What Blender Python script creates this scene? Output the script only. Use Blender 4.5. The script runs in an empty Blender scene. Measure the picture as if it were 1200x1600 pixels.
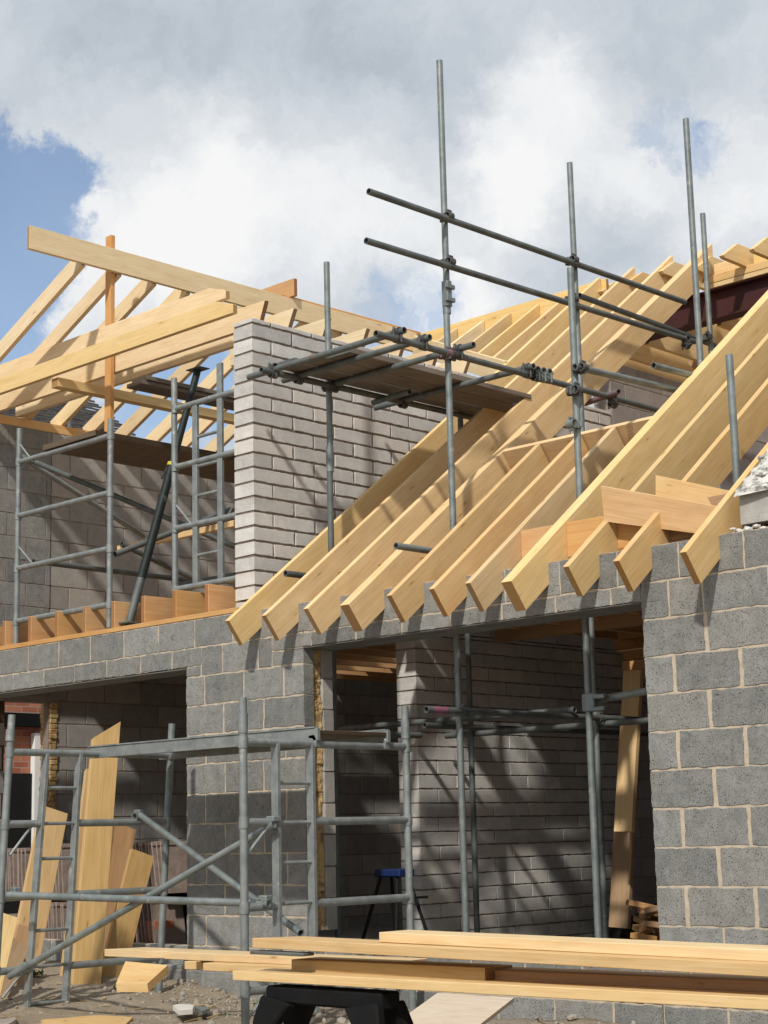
import bpy, bmesh, math, random
from mathutils import Vector, Matrix, noise
random.seed(7)
R = math.radians
SC = bpy.context.scene
COL = SC.collection

# ---------------------------------------------------------------- camera (solved from the block courses)
FPX, YAW, PITCH, ROLL = 2661.07, -0.76832, 0.186912, -0.024081
CAM = Vector((4.92376, -8.46059, 0.566249))
_f = Vector((math.sin(YAW)*math.cos(PITCH), math.cos(YAW)*math.cos(PITCH), math.sin(PITCH)))
_r0 = Vector((math.cos(YAW), -math.sin(YAW), 0)); _u0 = _r0.cross(_f)
_r = _r0*math.cos(ROLL) + _u0*math.sin(ROLL); _u = -_r0*math.sin(ROLL) + _u0*math.cos(ROLL)
cd = bpy.data.cameras.new('camera'); cam = bpy.data.objects.new('camera', cd); COL.objects.link(cam)
cam.matrix_world = Matrix(((_r.x, _u.x, -_f.x, CAM.x), (_r.y, _u.y, -_f.y, CAM.y), (_r.z, _u.z, -_f.z, CAM.z), (0, 0, 0, 1)))
cd.sensor_fit = 'VERTICAL'; cd.sensor_height = 36; cd.sensor_width = 27; cd.lens = FPX/1600*36
cd.clip_start = 0.05; cd.clip_end = 2000
SC.camera = cam
def ray(x, y): return _f*FPX + _r*(x-600) - _u*(y-800)
def aX(x, y, X): d = ray(x, y); return CAM + d*((X-CAM.x)/d.x)      # photo point to a world point on a known plane
def aY(x, y, Y): d = ray(x, y); return CAM + d*((Y-CAM.y)/d.y)
def aZ(x, y, Z): d = ray(x, y); return CAM + d*((Z-CAM.z)/d.z)

# ---------------------------------------------------------------- world, sun, exposure
SUN = Vector((0.47, -1.0, 1.03)).normalized()
w = bpy.data.worlds.new('World'); SC.world = w; w.use_nodes = True
nt = w.node_tree; nt.nodes.clear()
def N(t, **k):
    n = nt.nodes.new(t)
    for a, b in k.items(): setattr(n, a, b)
    return n
def L(a, b): nt.links.new(a, b)
def M_(op, a, b=None, c=None):
    n = N('ShaderNodeMath', operation=op)
    for i, v in enumerate((a, b, c)):
        if v is None: continue
        if isinstance(v, (int, float)): n.inputs[i].default_value = v
        else: L(v, n.inputs[i])
    return n.outputs[0]
sky = N('ShaderNodeTexSky', sky_type='NISHITA', sun_disc=False, sun_elevation=math.asin(SUN.z),
        sun_rotation=math.atan2(SUN.x, SUN.y), air_density=1.0, dust_density=1.6, ozone_density=1.2)
bgs = N('ShaderNodeBackground'); bgs.inputs[1].default_value = 0.15; L(sky.outputs[0], bgs.inputs[0])
tc = N('ShaderNodeTexCoord')
def noise_n(vec, scale, det=6, rough=0.55, dist=0.0):
    n = N('ShaderNodeTexNoise'); n.inputs['Scale'].default_value = scale; n.inputs['Detail'].default_value = det
    n.inputs['Roughness'].default_value = rough; n.inputs['Distortion'].default_value = dist; L(vec, n.inputs['Vector']); return n
warp = noise_n(tc.outputs['Generated'], 11, 9, 0.68)
sub = N('ShaderNodeVectorMath', operation='SUBTRACT'); L(warp.outputs['Color'], sub.inputs[0]); sub.inputs[1].default_value = (.5, .5, .5)
scl = N('ShaderNodeVectorMath', operation='SCALE'); L(sub.outputs[0], scl.inputs[0]); scl.inputs['Scale'].default_value = 0.105
add = N('ShaderNodeVectorMath', operation='ADD'); L(tc.outputs['Generated'], add.inputs[0]); L(scl.outputs[0], add.inputs[1])
nrm = N('ShaderNodeVectorMath', operation='NORMALIZE'); L(add.outputs[0], nrm.inputs[0]); DIRV = nrm.outputs[0]
def blob(px, py, rad, soft=0.0):
    d = ray(px, py).normalized(); dn = N('ShaderNodeVectorMath', operation='DOT_PRODUCT'); L(DIRV, dn.inputs[0]); dn.inputs[1].default_value = d
    a = rad/FPX
    m = N('ShaderNodeMapRange', interpolation_type='SMOOTHSTEP'); L(dn.outputs['Value'], m.inputs['Value'])
    m.inputs['From Min'].default_value = math.cos(a); m.inputs['From Max'].default_value = math.cos(a*soft); return m.outputs[0]
def summ(l):
    o = l[0]
    for k in l[1:]: o = M_('ADD', o, k)
    return o
n1 = noise_n(DIRV, 9, 10, 0.62).outputs['Fac']
n2 = noise_n(DIRV, 30, 9, 0.68).outputs['Fac']
fb = M_('ADD', M_('MULTIPLY', n1, 0.65), M_('MULTIPLY', n2, 0.35))
blue = summ([M_('MULTIPLY', blob(*b[:3]), b[3]) for b in
    [(5, 300, 175, .95), (-60, 420, 170, .8), (130, 235, 90, .30), (70, 90, 150, -.6), (250, 120, 160, -.4), (1112, 214, 60, .28), (1040, 186, 80, .30), (600, 485, 110, .40), (-20, 560, 170, .7), (250, 640, 170, .6), (700, 465, 70, .25), (330, 560, 160, .45)]])
cov = M_('SUBTRACT', M_('ADD', M_('MULTIPLY', M_('SUBTRACT', fb, .5), 1.6), .86), M_('MULTIPLY', blue, 1.0))
cvr = N('ShaderNodeMapRange', interpolation_type='SMOOTHSTEP'); L(cov, cvr.inputs['Value'])
cvr.inputs['From Min'].default_value = 0.10; cvr.inputs['From Max'].default_value = 0.66; cvr.inputs['To Min'].default_value = 0.10
br = summ([M_('MULTIPLY', blob(*b[:3]), b[3]) for b in
    [(230, 300, 230, .42), (480, 290, 250, .30), (640, 270, 230, .20), (870, 240, 190, .45), (1130, 300, 190, .38), (680, 500, 110, .5), (340, 390, 200, .12), (60, 480, 150, .25), (780, 420, 130, .15),
     (330, 110, 300, -.26), (80, 120, 200, -.12), (640, 170, 170, -.22), (900, 60, 260, -.10), (470, 470, 150, -.1), (900, 420, 150, -.22), (560, 400, 130, -.08)]])
bt = M_('ADD', M_('ADD', M_('MULTIPLY', M_('SUBTRACT', fb, .5), 1.35), .49), br)
cr = N('ShaderNodeValToRGB'); L(bt, cr.inputs[0])
e = cr.color_ramp.elements; e[0].position = 0.05; e[0].color = (.42, .465, .53, 1); e[1].position = 1.0; e[1].color = (.93, .93, .93, 1)
for pz, c in ((.35, (.55, .60, .66, 1)), (.62, (.70, .735, .775, 1)), (.82, (.84, .86, .88, 1))):
    q = e.new(pz); q.color = c
bgc = N('ShaderNodeBackground'); bgc.inputs[1].default_value = 1.0; L(cr.outputs[0], bgc.inputs[0])
mx = N('ShaderNodeMixShader'); L(cvr.outputs[0], mx.inputs[0]); L(bgs.outputs[0], mx.inputs[1]); L(bgc.outputs[0], mx.inputs[2])
wo = N('ShaderNodeOutputWorld'); L(mx.outputs[0], wo.inputs[0])
sl = bpy.data.lights.new('sun', 'SUN'); sl.energy = 3.55; sl.angle = R(2.2); sl.color = (1.0, .95, .86)
so = bpy.data.objects.new('sun', sl); COL.objects.link(so); so.rotation_euler = SUN.to_track_quat('Z', 'Y').to_euler(); so.location = (0, -10, 20)
SC.view_settings.view_transform = 'Standard'; SC.view_settings.look = 'None'; SC.view_settings.gamma = 1; SC.view_settings.exposure = 0
SC.view_settings.use_curve_mapping = False

# ---------------------------------------------------------------- materials
def mat(name):
    m = bpy.data.materials.new(name); m.use_nodes = True; t = m.node_tree; t.nodes.clear()
    o = t.nodes.new('ShaderNodeOutputMaterial'); b = t.nodes.new('ShaderNodeBsdfPrincipled'); t.links.new(b.outputs[0], o.inputs[0])
    return m, t, b
class G:
    def __init__(s, t): s.t = t
    def n(s, ty, ins=None, **k):
        n = s.t.nodes.new(ty)
        for a, b in k.items(): setattr(n, a, b)
        for a, v in (ins or {}).items():
            if hasattr(v, 'links') or isinstance(v, bpy.types.NodeSocket): s.t.links.new(v, n.inputs[a])
            else: n.inputs[a].default_value = v
        return n
    def noise(s, vec, sc, det=4, ro=.55, dist=0): return s.n('ShaderNodeTexNoise', {'Vector': vec, 'Scale': sc, 'Detail': det, 'Roughness': ro, 'Distortion': dist}).outputs['Fac']
    def m(s, op, a, b=0.0, c=0.0): return s.n('ShaderNodeMath', {0: a, 1: b, 2: c}, operation=op).outputs[0]
    def mr(s, v, a, b, c=0.0, d=1.0): return s.n('ShaderNodeMapRange', {'Value': v, 'From Min': a, 'From Max': b, 'To Min': c, 'To Max': d}).outputs[0]
    def mix(s, f, a, b, mode='MIX'):
        n = s.n('ShaderNodeMix', data_type='RGBA', blend_type=mode); 
        for i, v in ((0, f), (6, a), (7, b)):
            if isinstance(v, bpy.types.NodeSocket): s.t.links.new(v, n.inputs[i])
            else: n.inputs[i].default_value = v if i == 0 else (tuple(v)+(1,) if len(v) == 3 else v)
        return n.outputs[2]
    def bump(s, h, dist, st=1.0, nrm=None):
        n = s.n('ShaderNodeBump', {'Height': h, 'Distance': dist, 'Strength': st})
        if nrm: s.t.links.new(nrm, n.inputs['Normal'])
        return n.outputs[0]
    def objco(s, scale=(1, 1, 1), rnd=True):
        tcn = s.n('ShaderNodeTexCoord').outputs['Object']
        mp = s.n('ShaderNodeMapping', {'Vector': tcn, 'Scale': scale})
        if not rnd: return mp.outputs[0]
        oi = s.n('ShaderNodeObjectInfo').outputs['Random']
        off = s.n('ShaderNodeCombineXYZ', {0: s.m('MULTIPLY', oi, 91.0), 1: s.m('MULTIPLY', oi, 37.0), 2: s.m('MULTIPLY', oi, 53.0)}).outputs[0]
        return s.n('ShaderNodeVectorMath', {0: mp.outputs[0], 1: off}, operation='ADD').outputs[0]

def timber(name, c1, c2, knots=1.0, dirt=0.0):
    m, t, b = mat(name); g = G(t)
    v = g.objco((1.1, 9, 9)); rnd = g.n('ShaderNodeObjectInfo').outputs['Random']
    grain = g.noise(g.objco((1.0, 34, 34)), 3.0, 5, .6, .4)
    broad = g.noise(v, 1.6, 3, .5, .8)
    col = g.mix(g.mr(broad, .3, .72), c1, c2)
    dk = tuple(x*y for x, y in zip(c1, (.80, .74, .66)))
    col = g.mix(g.m('MULTIPLY', g.mr(grain, .48, .70), .62), col, dk)
    vo = g.n('ShaderNodeTexVoronoi', {'Vector': g.objco((2.3, 9.5, 9.5)), 'Scale': 1.15, 'Randomness': 1.0})
    kn = g.m('MULTIPLY', g.mr(vo.outputs['Distance'], .05, .10, 1, 0), .75*knots)
    kn = g.m('MULTIPLY', kn, g.mr(g.noise(g.objco((1.3, 4, 4)), 3.1, 2), .34, .46))
    col = g.mix(kn, col, (c1[0]*.45, c1[1]*.33, c1[2]*.24))
    halo = g.m('MULTIPLY', g.mr(vo.outputs['Distance'], .11, .34, 1, 0), .20*knots)
    col = g.mix(halo, col, (c1[0]*.82, c1[1]*.68, c1[2]*.5))
    pat = g.noise(g.objco((1.6, 4, 4)), 2.2, 4, .6)
    col = g.mix(g.m('MULTIPLY', g.mr(pat, .52, .78), .30+dirt), col, (c1[0]*.66, c1[1]*.64, c1[2]*.62))
    onx = g.n('ShaderNodeSeparateXYZ', {0: g.n('ShaderNodeTexCoord').outputs['Normal']}).outputs[0]
    eg = g.mr(g.m('ABSOLUTE', onx), .80, .95, 0, .85)
    col = g.mix(eg, col, (c1[0]*.42, c1[1]*.33, c1[2]*.26))
    hs = g.n('ShaderNodeHueSaturation', {'Color': col, 'Value': g.mr(rnd, 0, 1, .86, 1.08), 'Hue': g.mr(g.m('FRACT', g.m('MULTIPLY', rnd, 7.3)), 0, 1, .492, .504), 'Saturation': g.mr(g.m('FRACT', g.m('MULTIPLY', rnd, 3.7)), 0, 1, 1.08, .90)})
    t.links.new(hs.outputs[0], b.inputs['Base Color']); b.inputs['Roughness'].default_value = .62
    b.inputs['Specular IOR Level'].default_value = .25
    t.links.new(g.bump(grain, .0012, .6), b.inputs['Normal'])
    return m
T_YEL = timber('fresh_pine', (.71, .495, .225), (.77, .57, .295))
T_PALE = timber('pale_pine', (.72, .56, .335), (.79, .64, .42))
T_ORG = timber('orange_treated_timber', (.60, .335, .135), (.66, .41, .18))
T_PINK = timber('pinkish_pine', (.67, .455, .22), (.73, .53, .28))
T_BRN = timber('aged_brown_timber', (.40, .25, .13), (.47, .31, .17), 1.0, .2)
T_MID = timber('dusty_shaded_pine', (.47, .315, .135), (.54, .385, .18))  # pine with the shade under deck and stack put into its colour
T_RED = timber('warm_brown_pine', (.57, .36, .16), (.65, .44, .22))
T_OLD = timber('weathered_scaffold_board', (.16, .135, .11), (.23, .195, .165), .5, .4)
T_DRK = timber('dark_damp_timber', (.13, .095, .065), (.18, .135, .095), .5, .3)  # plain dark brown timber tone
T_PLY = timber('dusty_plywood', (.62, .50, .37), (.68, .58, .46), .2, .3)

def blockmat(name, c1, c2, pits=.6, cell=.5):
    m, t, b = mat(name); g = G(t); v = g.n('ShaderNodeNewGeometry').outputs['Position']
    tone = g.n('ShaderNodeAttribute', attribute_name='tone').outputs['Fac']
    n1 = g.noise(v, 9, 5, .6); n2 = g.noise(v, 90, 4, .7); n3 = g.noise(v, 3, 3)
    col = g.mix(g.mr(n1, .3, .7), c1, c2)
    col = g.mix(g.m('MULTIPLY', g.mr(n3, .55, .75), .35), col, tuple(min(1, x*y) for x, y in zip(c2, (1.18, 1.10, 1.0))))
    hs = g.n('ShaderNodeHueSaturation', {'Color': col, 'Value': g.mr(tone, 0, 1, .80, 1.18)}).outputs[0]
    hs = g.mix(g.m('MULTIPLY', g.mr(tone, .82, .86), .35), hs, (c1[0]*1.1, c1[1]*.98, c1[2]*.88))
    vo = g.n('ShaderNodeTexVoronoi', {'Vector': v, 'Scale': 70, 'Randomness': 1.0}).outputs['Distance']
    vs = g.n('ShaderNodeTexVoronoi', {'Vector': v, 'Scale': 150, 'Randomness': 1.0}).outputs['Distance']
    msk = g.mr(g.noise(v, 11, 4, .7), .45, .60)
    pit = g.m('MULTIPLY', g.m('MAXIMUM', g.m('MULTIPLY', g.mr(vo, .10, .30, 1, 0), msk), g.m('MULTIPLY', g.mr(vs, .18, .34, .55, 0), g.mr(g.noise(v, 25, 3), .36, .52))), pits)
    lime = g.mr(g.noise(v, 5.5, 7, .75), .60, .70, 0, .30)
    col = g.mix(pit, hs, tuple(x*.22 for x in c1))
    col = g.mix(lime, col, tuple(min(1, x*1.55) for x in c2))
    sp = g.m('MULTIPLY', g.mr(n2, .56, .72), .38)
    col = g.mix(sp, col, tuple(min(1, x*1.6) for x in c2))
    t.links.new(col, b.inputs['Base Color']); b.inputs['Roughness'].default_value = .93; b.inputs['Specular IOR Level'].default_value = .15
    h = g.m('ADD', g.m('MULTIPLY', n2, cell), g.m('MULTIPLY', pit, -1.2))
    t.links.new(g.bump(h, .006, 1.0), b.inputs['Normal']); return m
B_GREY = blockmat('dense_concrete_block', (.195, .197, .190), (.285, .286, .275), .9)
B_WHITE = blockmat('pale_aircrete_block', (.50, .485, .465), (.61, .595, .575), .25, .3)
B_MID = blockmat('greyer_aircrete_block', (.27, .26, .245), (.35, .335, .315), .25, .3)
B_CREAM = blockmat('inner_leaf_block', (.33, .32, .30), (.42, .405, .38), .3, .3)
B_PURP = blockmat('mauve_block', (.27, .245, .24), (.33, .30, .29), .3)  # purple-grey of blocks in shade, put into the block colour
def simple(name, c1, c2, sc=8, rough=.8, metal=0.0, bump=.002, c3=None, sc3=3, lo=.55, hi=.7, spec=.3, pos=False):
    m, t, b = mat(name); g = G(t); v = g.n('ShaderNodeNewGeometry').outputs['Position'] if pos else g.objco()
    n = g.noise(v, sc, 6, .6); col = g.mix(g.mr(n, .3, .7), c1, c2)
    if c3: col = g.mix(g.mr(g.noise(v, sc3, 5, .65), lo, hi), col, c3)
    t.links.new(col, b.inputs['Base Color']); b.inputs['Roughness'].default_value = rough; b.inputs['Metallic'].default_value = metal
    b.inputs['Specular IOR Level'].default_value = spec
    if bump: t.links.new(g.bump(g.noise(v, sc*3, 5, .65), bump, .8), b.inputs['Normal'])
    return m
MORT = simple('sand_mortar', (.42, .345, .255), (.54, .46, .355), 14, .95, 0, .006, pos=True)
CAPM = simple('trowelled_lime_mortar', (.52, .51, .48), (.66, .65, .62), 9, .95, 0, .012, (.26, .25, .235), 13, .50, .60, pos=True)
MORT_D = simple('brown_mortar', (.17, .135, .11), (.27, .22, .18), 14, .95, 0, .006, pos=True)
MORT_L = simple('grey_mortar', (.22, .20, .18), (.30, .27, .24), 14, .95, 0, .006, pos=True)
SMEAR = simple('mortar_smear', (.55, .52, .48), (.70, .67, .63), 10, .95, 0, .01, pos=True)
GALV = simple('galvanised_steel', (.14, .165, .165), (.27, .30, .295), 9, .48, .42, .0006, (.36, .35, .32), 13, .63, .68, .5)
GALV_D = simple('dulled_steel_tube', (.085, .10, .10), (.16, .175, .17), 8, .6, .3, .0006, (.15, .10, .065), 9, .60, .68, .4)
ALU = simple('aluminium_tower', (.19, .21, .21), (.31, .335, .33), 11, .45, .42, .0006, (.40, .39, .36), 15, .62, .68, .5)
CLAMP = simple('oily_coupler_steel', (.07, .07, .07), (.15, .15, .145), 20, .55, .5, .001)
PINKP = simple('pink_sprayed_steel', (.30, .11, .18), (.22, .10, .145), 12, .65, .1, .001, (.15, .145, .145), 7, .45, .55)
REDOX = simple('red_oxide_steel', (.050, .014, .016), (.075, .022, .022), 4, .6, .1, .0006, (.035, .014, .014), 2, .5, .7)
LINTEL = simple('dull_lintel_steel', (.16, .165, .165), (.24, .24, .235), 6, .6, .4, .0005)
DGREEN = simple('dark_green_prop_paint', (.010, .016, .015), (.020, .029, .026), 12, .55, .1, .001, (.12, .125, .12), 9, .64, .72)
YELP = simple('yellow_collar_paint', (.5, .42, .04), (.6, .5, .08), 12, .5)
BLACKP = simple('black_plastic', (.006, .006, .006), (.011, .011, .012), 6, .75, 0, .0006, spec=.12)
BLUEP = simple('blue_plastic', (.008, .022, .09), (.012, .035, .13), 6, .45)
VOID = simple('black_damp_membrane', (.006, .006, .006), (.010, .010, .010), 3, .8, 0, .003)  # flat black, also stands for the shade behind the tiles
WOOL = simple('mineral_wool', (.50, .33, .14), (.62, .46, .24), 26, .98, 0, .02, (.30, .18, .08), 12, .5, .62, pos=True)
SLATE = simple('slate_tile', (.055, .052, .05), (.10, .095, .09), 9, .8, 0, .004, (.16, .15, .14), 5, .55, .75)
SLATE2 = simple('stacked_roof_tile', (.22, .165, .14), (.34, .27, .235), 12, .85, 0, .003)
FOIL = simple('pale_dust_sheet', (.62, .60, .54), (.74, .72, .66), 9, .6)
WHITEP = simple('white_painted_timber', (.74, .74, .72), (.80, .80, .78), 5, .5)
CHIP = simple('orange_brick', (.40, .13, .07), (.48, .20, .11), 7, .9)
STONE = simple('rubble_stone', (.22, .19, .155), (.38, .34, .29), 6, .95, 0, .006)
LEAF = simple('weed_leaf', (.05, .09, .03), (.09, .14, .05), 9, .7)
def brickmat():
    m, t, b = mat('red_facing_brick'); g = G(t); v = g.n('ShaderNodeTexCoord').outputs['Object']
    mp = g.n('ShaderNodeCombineXYZ', {0: g.m('ADD', g.n('ShaderNodeSeparateXYZ', {0: v}).outputs[1], g.n('ShaderNodeSeparateXYZ', {0: v}).outputs[0]), 1: g.n('ShaderNodeSeparateXYZ', {0: v}).outputs[2]}).outputs[0]
    br = g.n('ShaderNodeTexBrick', {'Vector': mp, 'Color1': (.33, .10, .06, 1), 'Color2': (.46, .18, .10, 1), 'Mortar': (.42, .30, .24, 1), 'Scale': 1.0, 'Mortar Size': .006, 'Brick Width': .225, 'Row Height': .075})
    t.links.new(br.outputs[0], b.inputs['Base Color']); b.inputs['Roughness'].default_value = .9
    t.links.new(g.bump(br.outputs['Fac'], -.004), b.inputs['Normal']); return m
BRICK = brickmat()
def groundmat():
    m, t, b = mat('dusty_site_ground'); g = G(t); v = g.n('ShaderNodeNewGeometry').outputs['Position']
    a = g.noise(v, 1.3, 6, .6); c = g.noise(v, 11, 6, .7); d = g.noise(v, 60, 4, .7)
    col = g.mix(g.mr(a, .35, .65), (.29, .235, .17), (.38, .325, .255))
    col = g.mix(g.m('MULTIPLY', g.mr(c, .5, .68), .6), col, (.17, .135, .095))
    col = g.mix(g.m('MULTIPLY', g.mr(d, .58, .7), .5), col, (.58, .54, .47))
    t.links.new(col, b.inputs['Base Color']); b.inputs['Roughness'].default_value = .97; b.inputs['Specular IOR Level'].default_value = .1
    t.links.new(g.bump(g.m('ADD', c, g.m('MULTIPLY', d, .5)), .03, .9), b.inputs['Normal']); return m
GROUND = groundmat()
SLAB = simple('concrete_slab', (.20, .19, .175), (.28, .265, .245), 3, .95, 0, .004, pos=True)

# ---------------------------------------------------------------- object helpers
def setp(o, label=None, cat=None, group=None, kind=None):
    if label: o['label'] = label
    if cat: o['category'] = cat
    if group: o['group'] = group
    if kind: o['kind'] = kind
    return o
def empty(name, loc, label, cat, group=None):
    o = bpy.data.objects.new(name, None); o.location = loc; COL.objects.link(o); o.empty_display_size = .1
    bpy.context.view_layer.update() if False else None
    return setp(o, label, cat, group)
def wmat(o):
    m = o.matrix_basis.copy() if o.type != 'EMPTY' else Matrix.Translation(o.location)
    return wmat(o.parent) @ m if o.parent else m
def link(name, bm, m, M=Matrix.Identity(4), parent=None, smooth=False, mats=None):
    me = bpy.data.meshes.new(name); bm.normal_update(); bm.to_mesh(me); bm.free()
    for k in (mats or [m]): me.materials.append(k)
    if smooth:
        for pl in me.polygons: pl.use_smooth = True
    if any(pl.use_smooth for pl in me.polygons) and not smooth: me.set_sharp_from_angle(angle=R(35))
    o = bpy.data.objects.new(name, me); COL.objects.link(o)
    if parent: o.parent = parent; o.matrix_basis = wmat(parent).inverted() @ M
    else: o.matrix_basis = M
    return o
def frame(p0, p1, up=Vector((0, 0, 1))):
    p0, p1 = Vector(p0), Vector(p1); x = (p1-p0).normalized(); up = Vector(up)
    y = up.cross(x)
    if y.length < 1e-5: y = Vector((0, 1, 0)).cross(x)
    y.normalize(); z = x.cross(y)
    return Matrix(((x.x, y.x, z.x, p0.x), (x.y, y.y, z.y, p0.y), (x.z, y.z, z.z, p0.z), (0, 0, 0, 1))), (p1-p0).length
def prism(bm, pts, y0, y1, bev=.0025):
    a = [bm.verts.new((x, y0, z)) for x, z in pts]; b = [bm.verts.new((x, y1, z)) for x, z in pts]
    n = len(pts); fs = [bm.faces.new(a), bm.faces.new(b[::-1])]
    for i in range(n): fs.append(bm.faces.new((a[(i+1) % n], a[i], b[i], b[(i+1) % n])))
    bmesh.ops.recalc_face_normals(bm, faces=fs)
    if bev:
        es = list({e for f in fs for e in f.edges}); bmesh.ops.bevel(bm, geom=es, offset=bev, segments=1, affect='EDGES', profile=.5)
    return bm
def board(name, p0, p1, t, h, m, up=(0, 0, 1), parent=None, pts=None, bev=.0025, warp=0.0):
    """timber with local X along its length, t wide (local Y), h deep (local Z), centred on p0-p1"""
    M, ln = frame(p0, p1, up); bm = bmesh.new()
    prism(bm, pts or [(0, -h/2), (ln, -h/2), (ln, h/2), (0, h/2)], -t/2, t/2, bev)
    return link(name, bm, m, M, parent)
def boxbm(bm, a, b, bev=0):
    return prism(bm, [(a[0], a[2]), (b[0], a[2]), (b[0], b[2]), (a[0], b[2])], a[1], b[1], bev)
def box(name, a, b, m, parent=None, bev=.002):
    c = Vector([(i+j)/2 for i, j in zip(a, b)]); bm = bmesh.new()
    boxbm(bm, [i-k for i, k in zip(a, c)], [i-k for i, k in zip(b, c)], bev)
    return link(name, bm, m, Matrix.Translation(c), parent)
def tubebm(bm, p0, p1, r, seg=20, wall=.0045, hollow=True):
    M, ln = frame(p0, p1); rings = []
    for rr, xs in ((r, (0, ln)), (r-wall, (ln, 0))) if hollow else ((r, (0, ln)),):
        for x in xs: rings.append([bm.verts.new(M @ Vector((x, rr*math.cos(k*2*math.pi/seg), rr*math.sin(k*2*math.pi/seg)))) for k in range(seg)])
    n = len(rings)
    for i in range(n if hollow else 1):
        a, b = rings[i], rings[(i+1) % n]
        for k in range(seg):
            f = bm.faces.new((a[k], a[(k+1) % seg], b[(k+1) % seg], b[k])); f.smooth = (i % 2 == 0)
    if not hollow: bm.faces.new(rings[0][::-1]); bm.faces.new(rings[1])
    return bm
def tube(name, p0, p1, m=None, r=.0242, parent=None, wall=.0045, hollow=True, extra=None):
    p0, p1 = Vector(p0), Vector(p1); M, ln = frame(p0, p1); bm = bmesh.new(); tubebm(bm, (0, 0, 0), (ln, 0, 0), r, 20, wall, hollow)
    if extra: extra(bm, ln)
    bmesh.ops.recalc_face_normals(bm, faces=bm.faces)
    return link(name, bm, m or GALV, M, parent)
def coupler(p, d1, d2, m=None, parent=None, off=.026, tab=True):
    """right-angle clamp: a saddle round each tube, a hinged flap and two bolts"""
    p = Vector(p); d1 = Vector(d1).normalized(); d2 = Vector(d2).normalized(); c = d1.cross(d2)
    if c.length < .1: c = Vector((1, 0, 0))
    c.normalize(); bm = bmesh.new()
    tubebm(bm, c*off-d1*.028, c*off+d1*.028, .033, 14, .008)
    tubebm(bm, -c*off-d2*.028, -c*off+d2*.028, .033, 14, .008)
    for s, d in ((1, d1), (-1, d2)):
        e = d.cross(c).normalized()
        a = c*off*s + e*.038; tubebm(bm, a-c*.030, a+c*.030, .0085, 8, .003, False)
        a2 = c*off*s - e*.040; tubebm(bm, a2-d*.02, a2+d*.02, .012, 8, .003, False)
    k = c.to_track_quat('Z', 'X').to_matrix().to_4x4(); b2 = bmesh.ops.create_cube(bm, size=.044, matrix=k)
    bmesh.ops.recalc_face_normals(bm, faces=bm.faces)
    return link('coupler', bm, m or CLAMP, Matrix.Translation(p), parent)
def jit(s): return (random.random()*2-1)*s

# ---------------------------------------------------------------- masonry
def cells(u0, u1, z0, z1, zph, ch, bl, uph, joint=.011, holes=(), alt=None, hfix=None):
    """block rectangles of a stretcher-bond wall clipped to a rectangle, minus rectangular holes"""
    out = []; k = math.floor((z0-zph)/ch+1e-4); 
    while zph+k*ch < z1-1e-4:
        a, b = max(z0, zph+k*ch), min(z1, zph+(k+1)*ch)
        ph = uph + (bl/2 if k % 2 else 0) + (alt(k) if alt else 0)
        j = math.floor((u0-ph)/bl)
        while ph+j*bl < u1-1e-4:
            c, d = max(u0, ph+j*bl), min(u1, ph+(j+1)*bl); segs = [(c, d)]
            for (hu0, hu1, hz0, hz1) in holes:
                if a < hz1-.02 and b > hz0+.02:
                    ns = []
                    for s0, s1 in segs:
                        if hu1 <= s0 or hu0 >= s1: ns.append((s0, s1)); continue
                        if s0 < hu0: ns.append((s0, hu0))
                        if s1 > hu1: ns.append((hu1, s1))
                    segs = ns
            for s0, s1 in segs:
                if s1-s0 > .035 and b-a > .03:
                    out.append((s0 + (joint/2 if s0 > u0+1e-4 else 0), a + joint/2, s1 - (joint/2 if s1 < u1-1e-4 else 0), b - joint/2))
            j += 1
        k += 1
    return out
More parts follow.
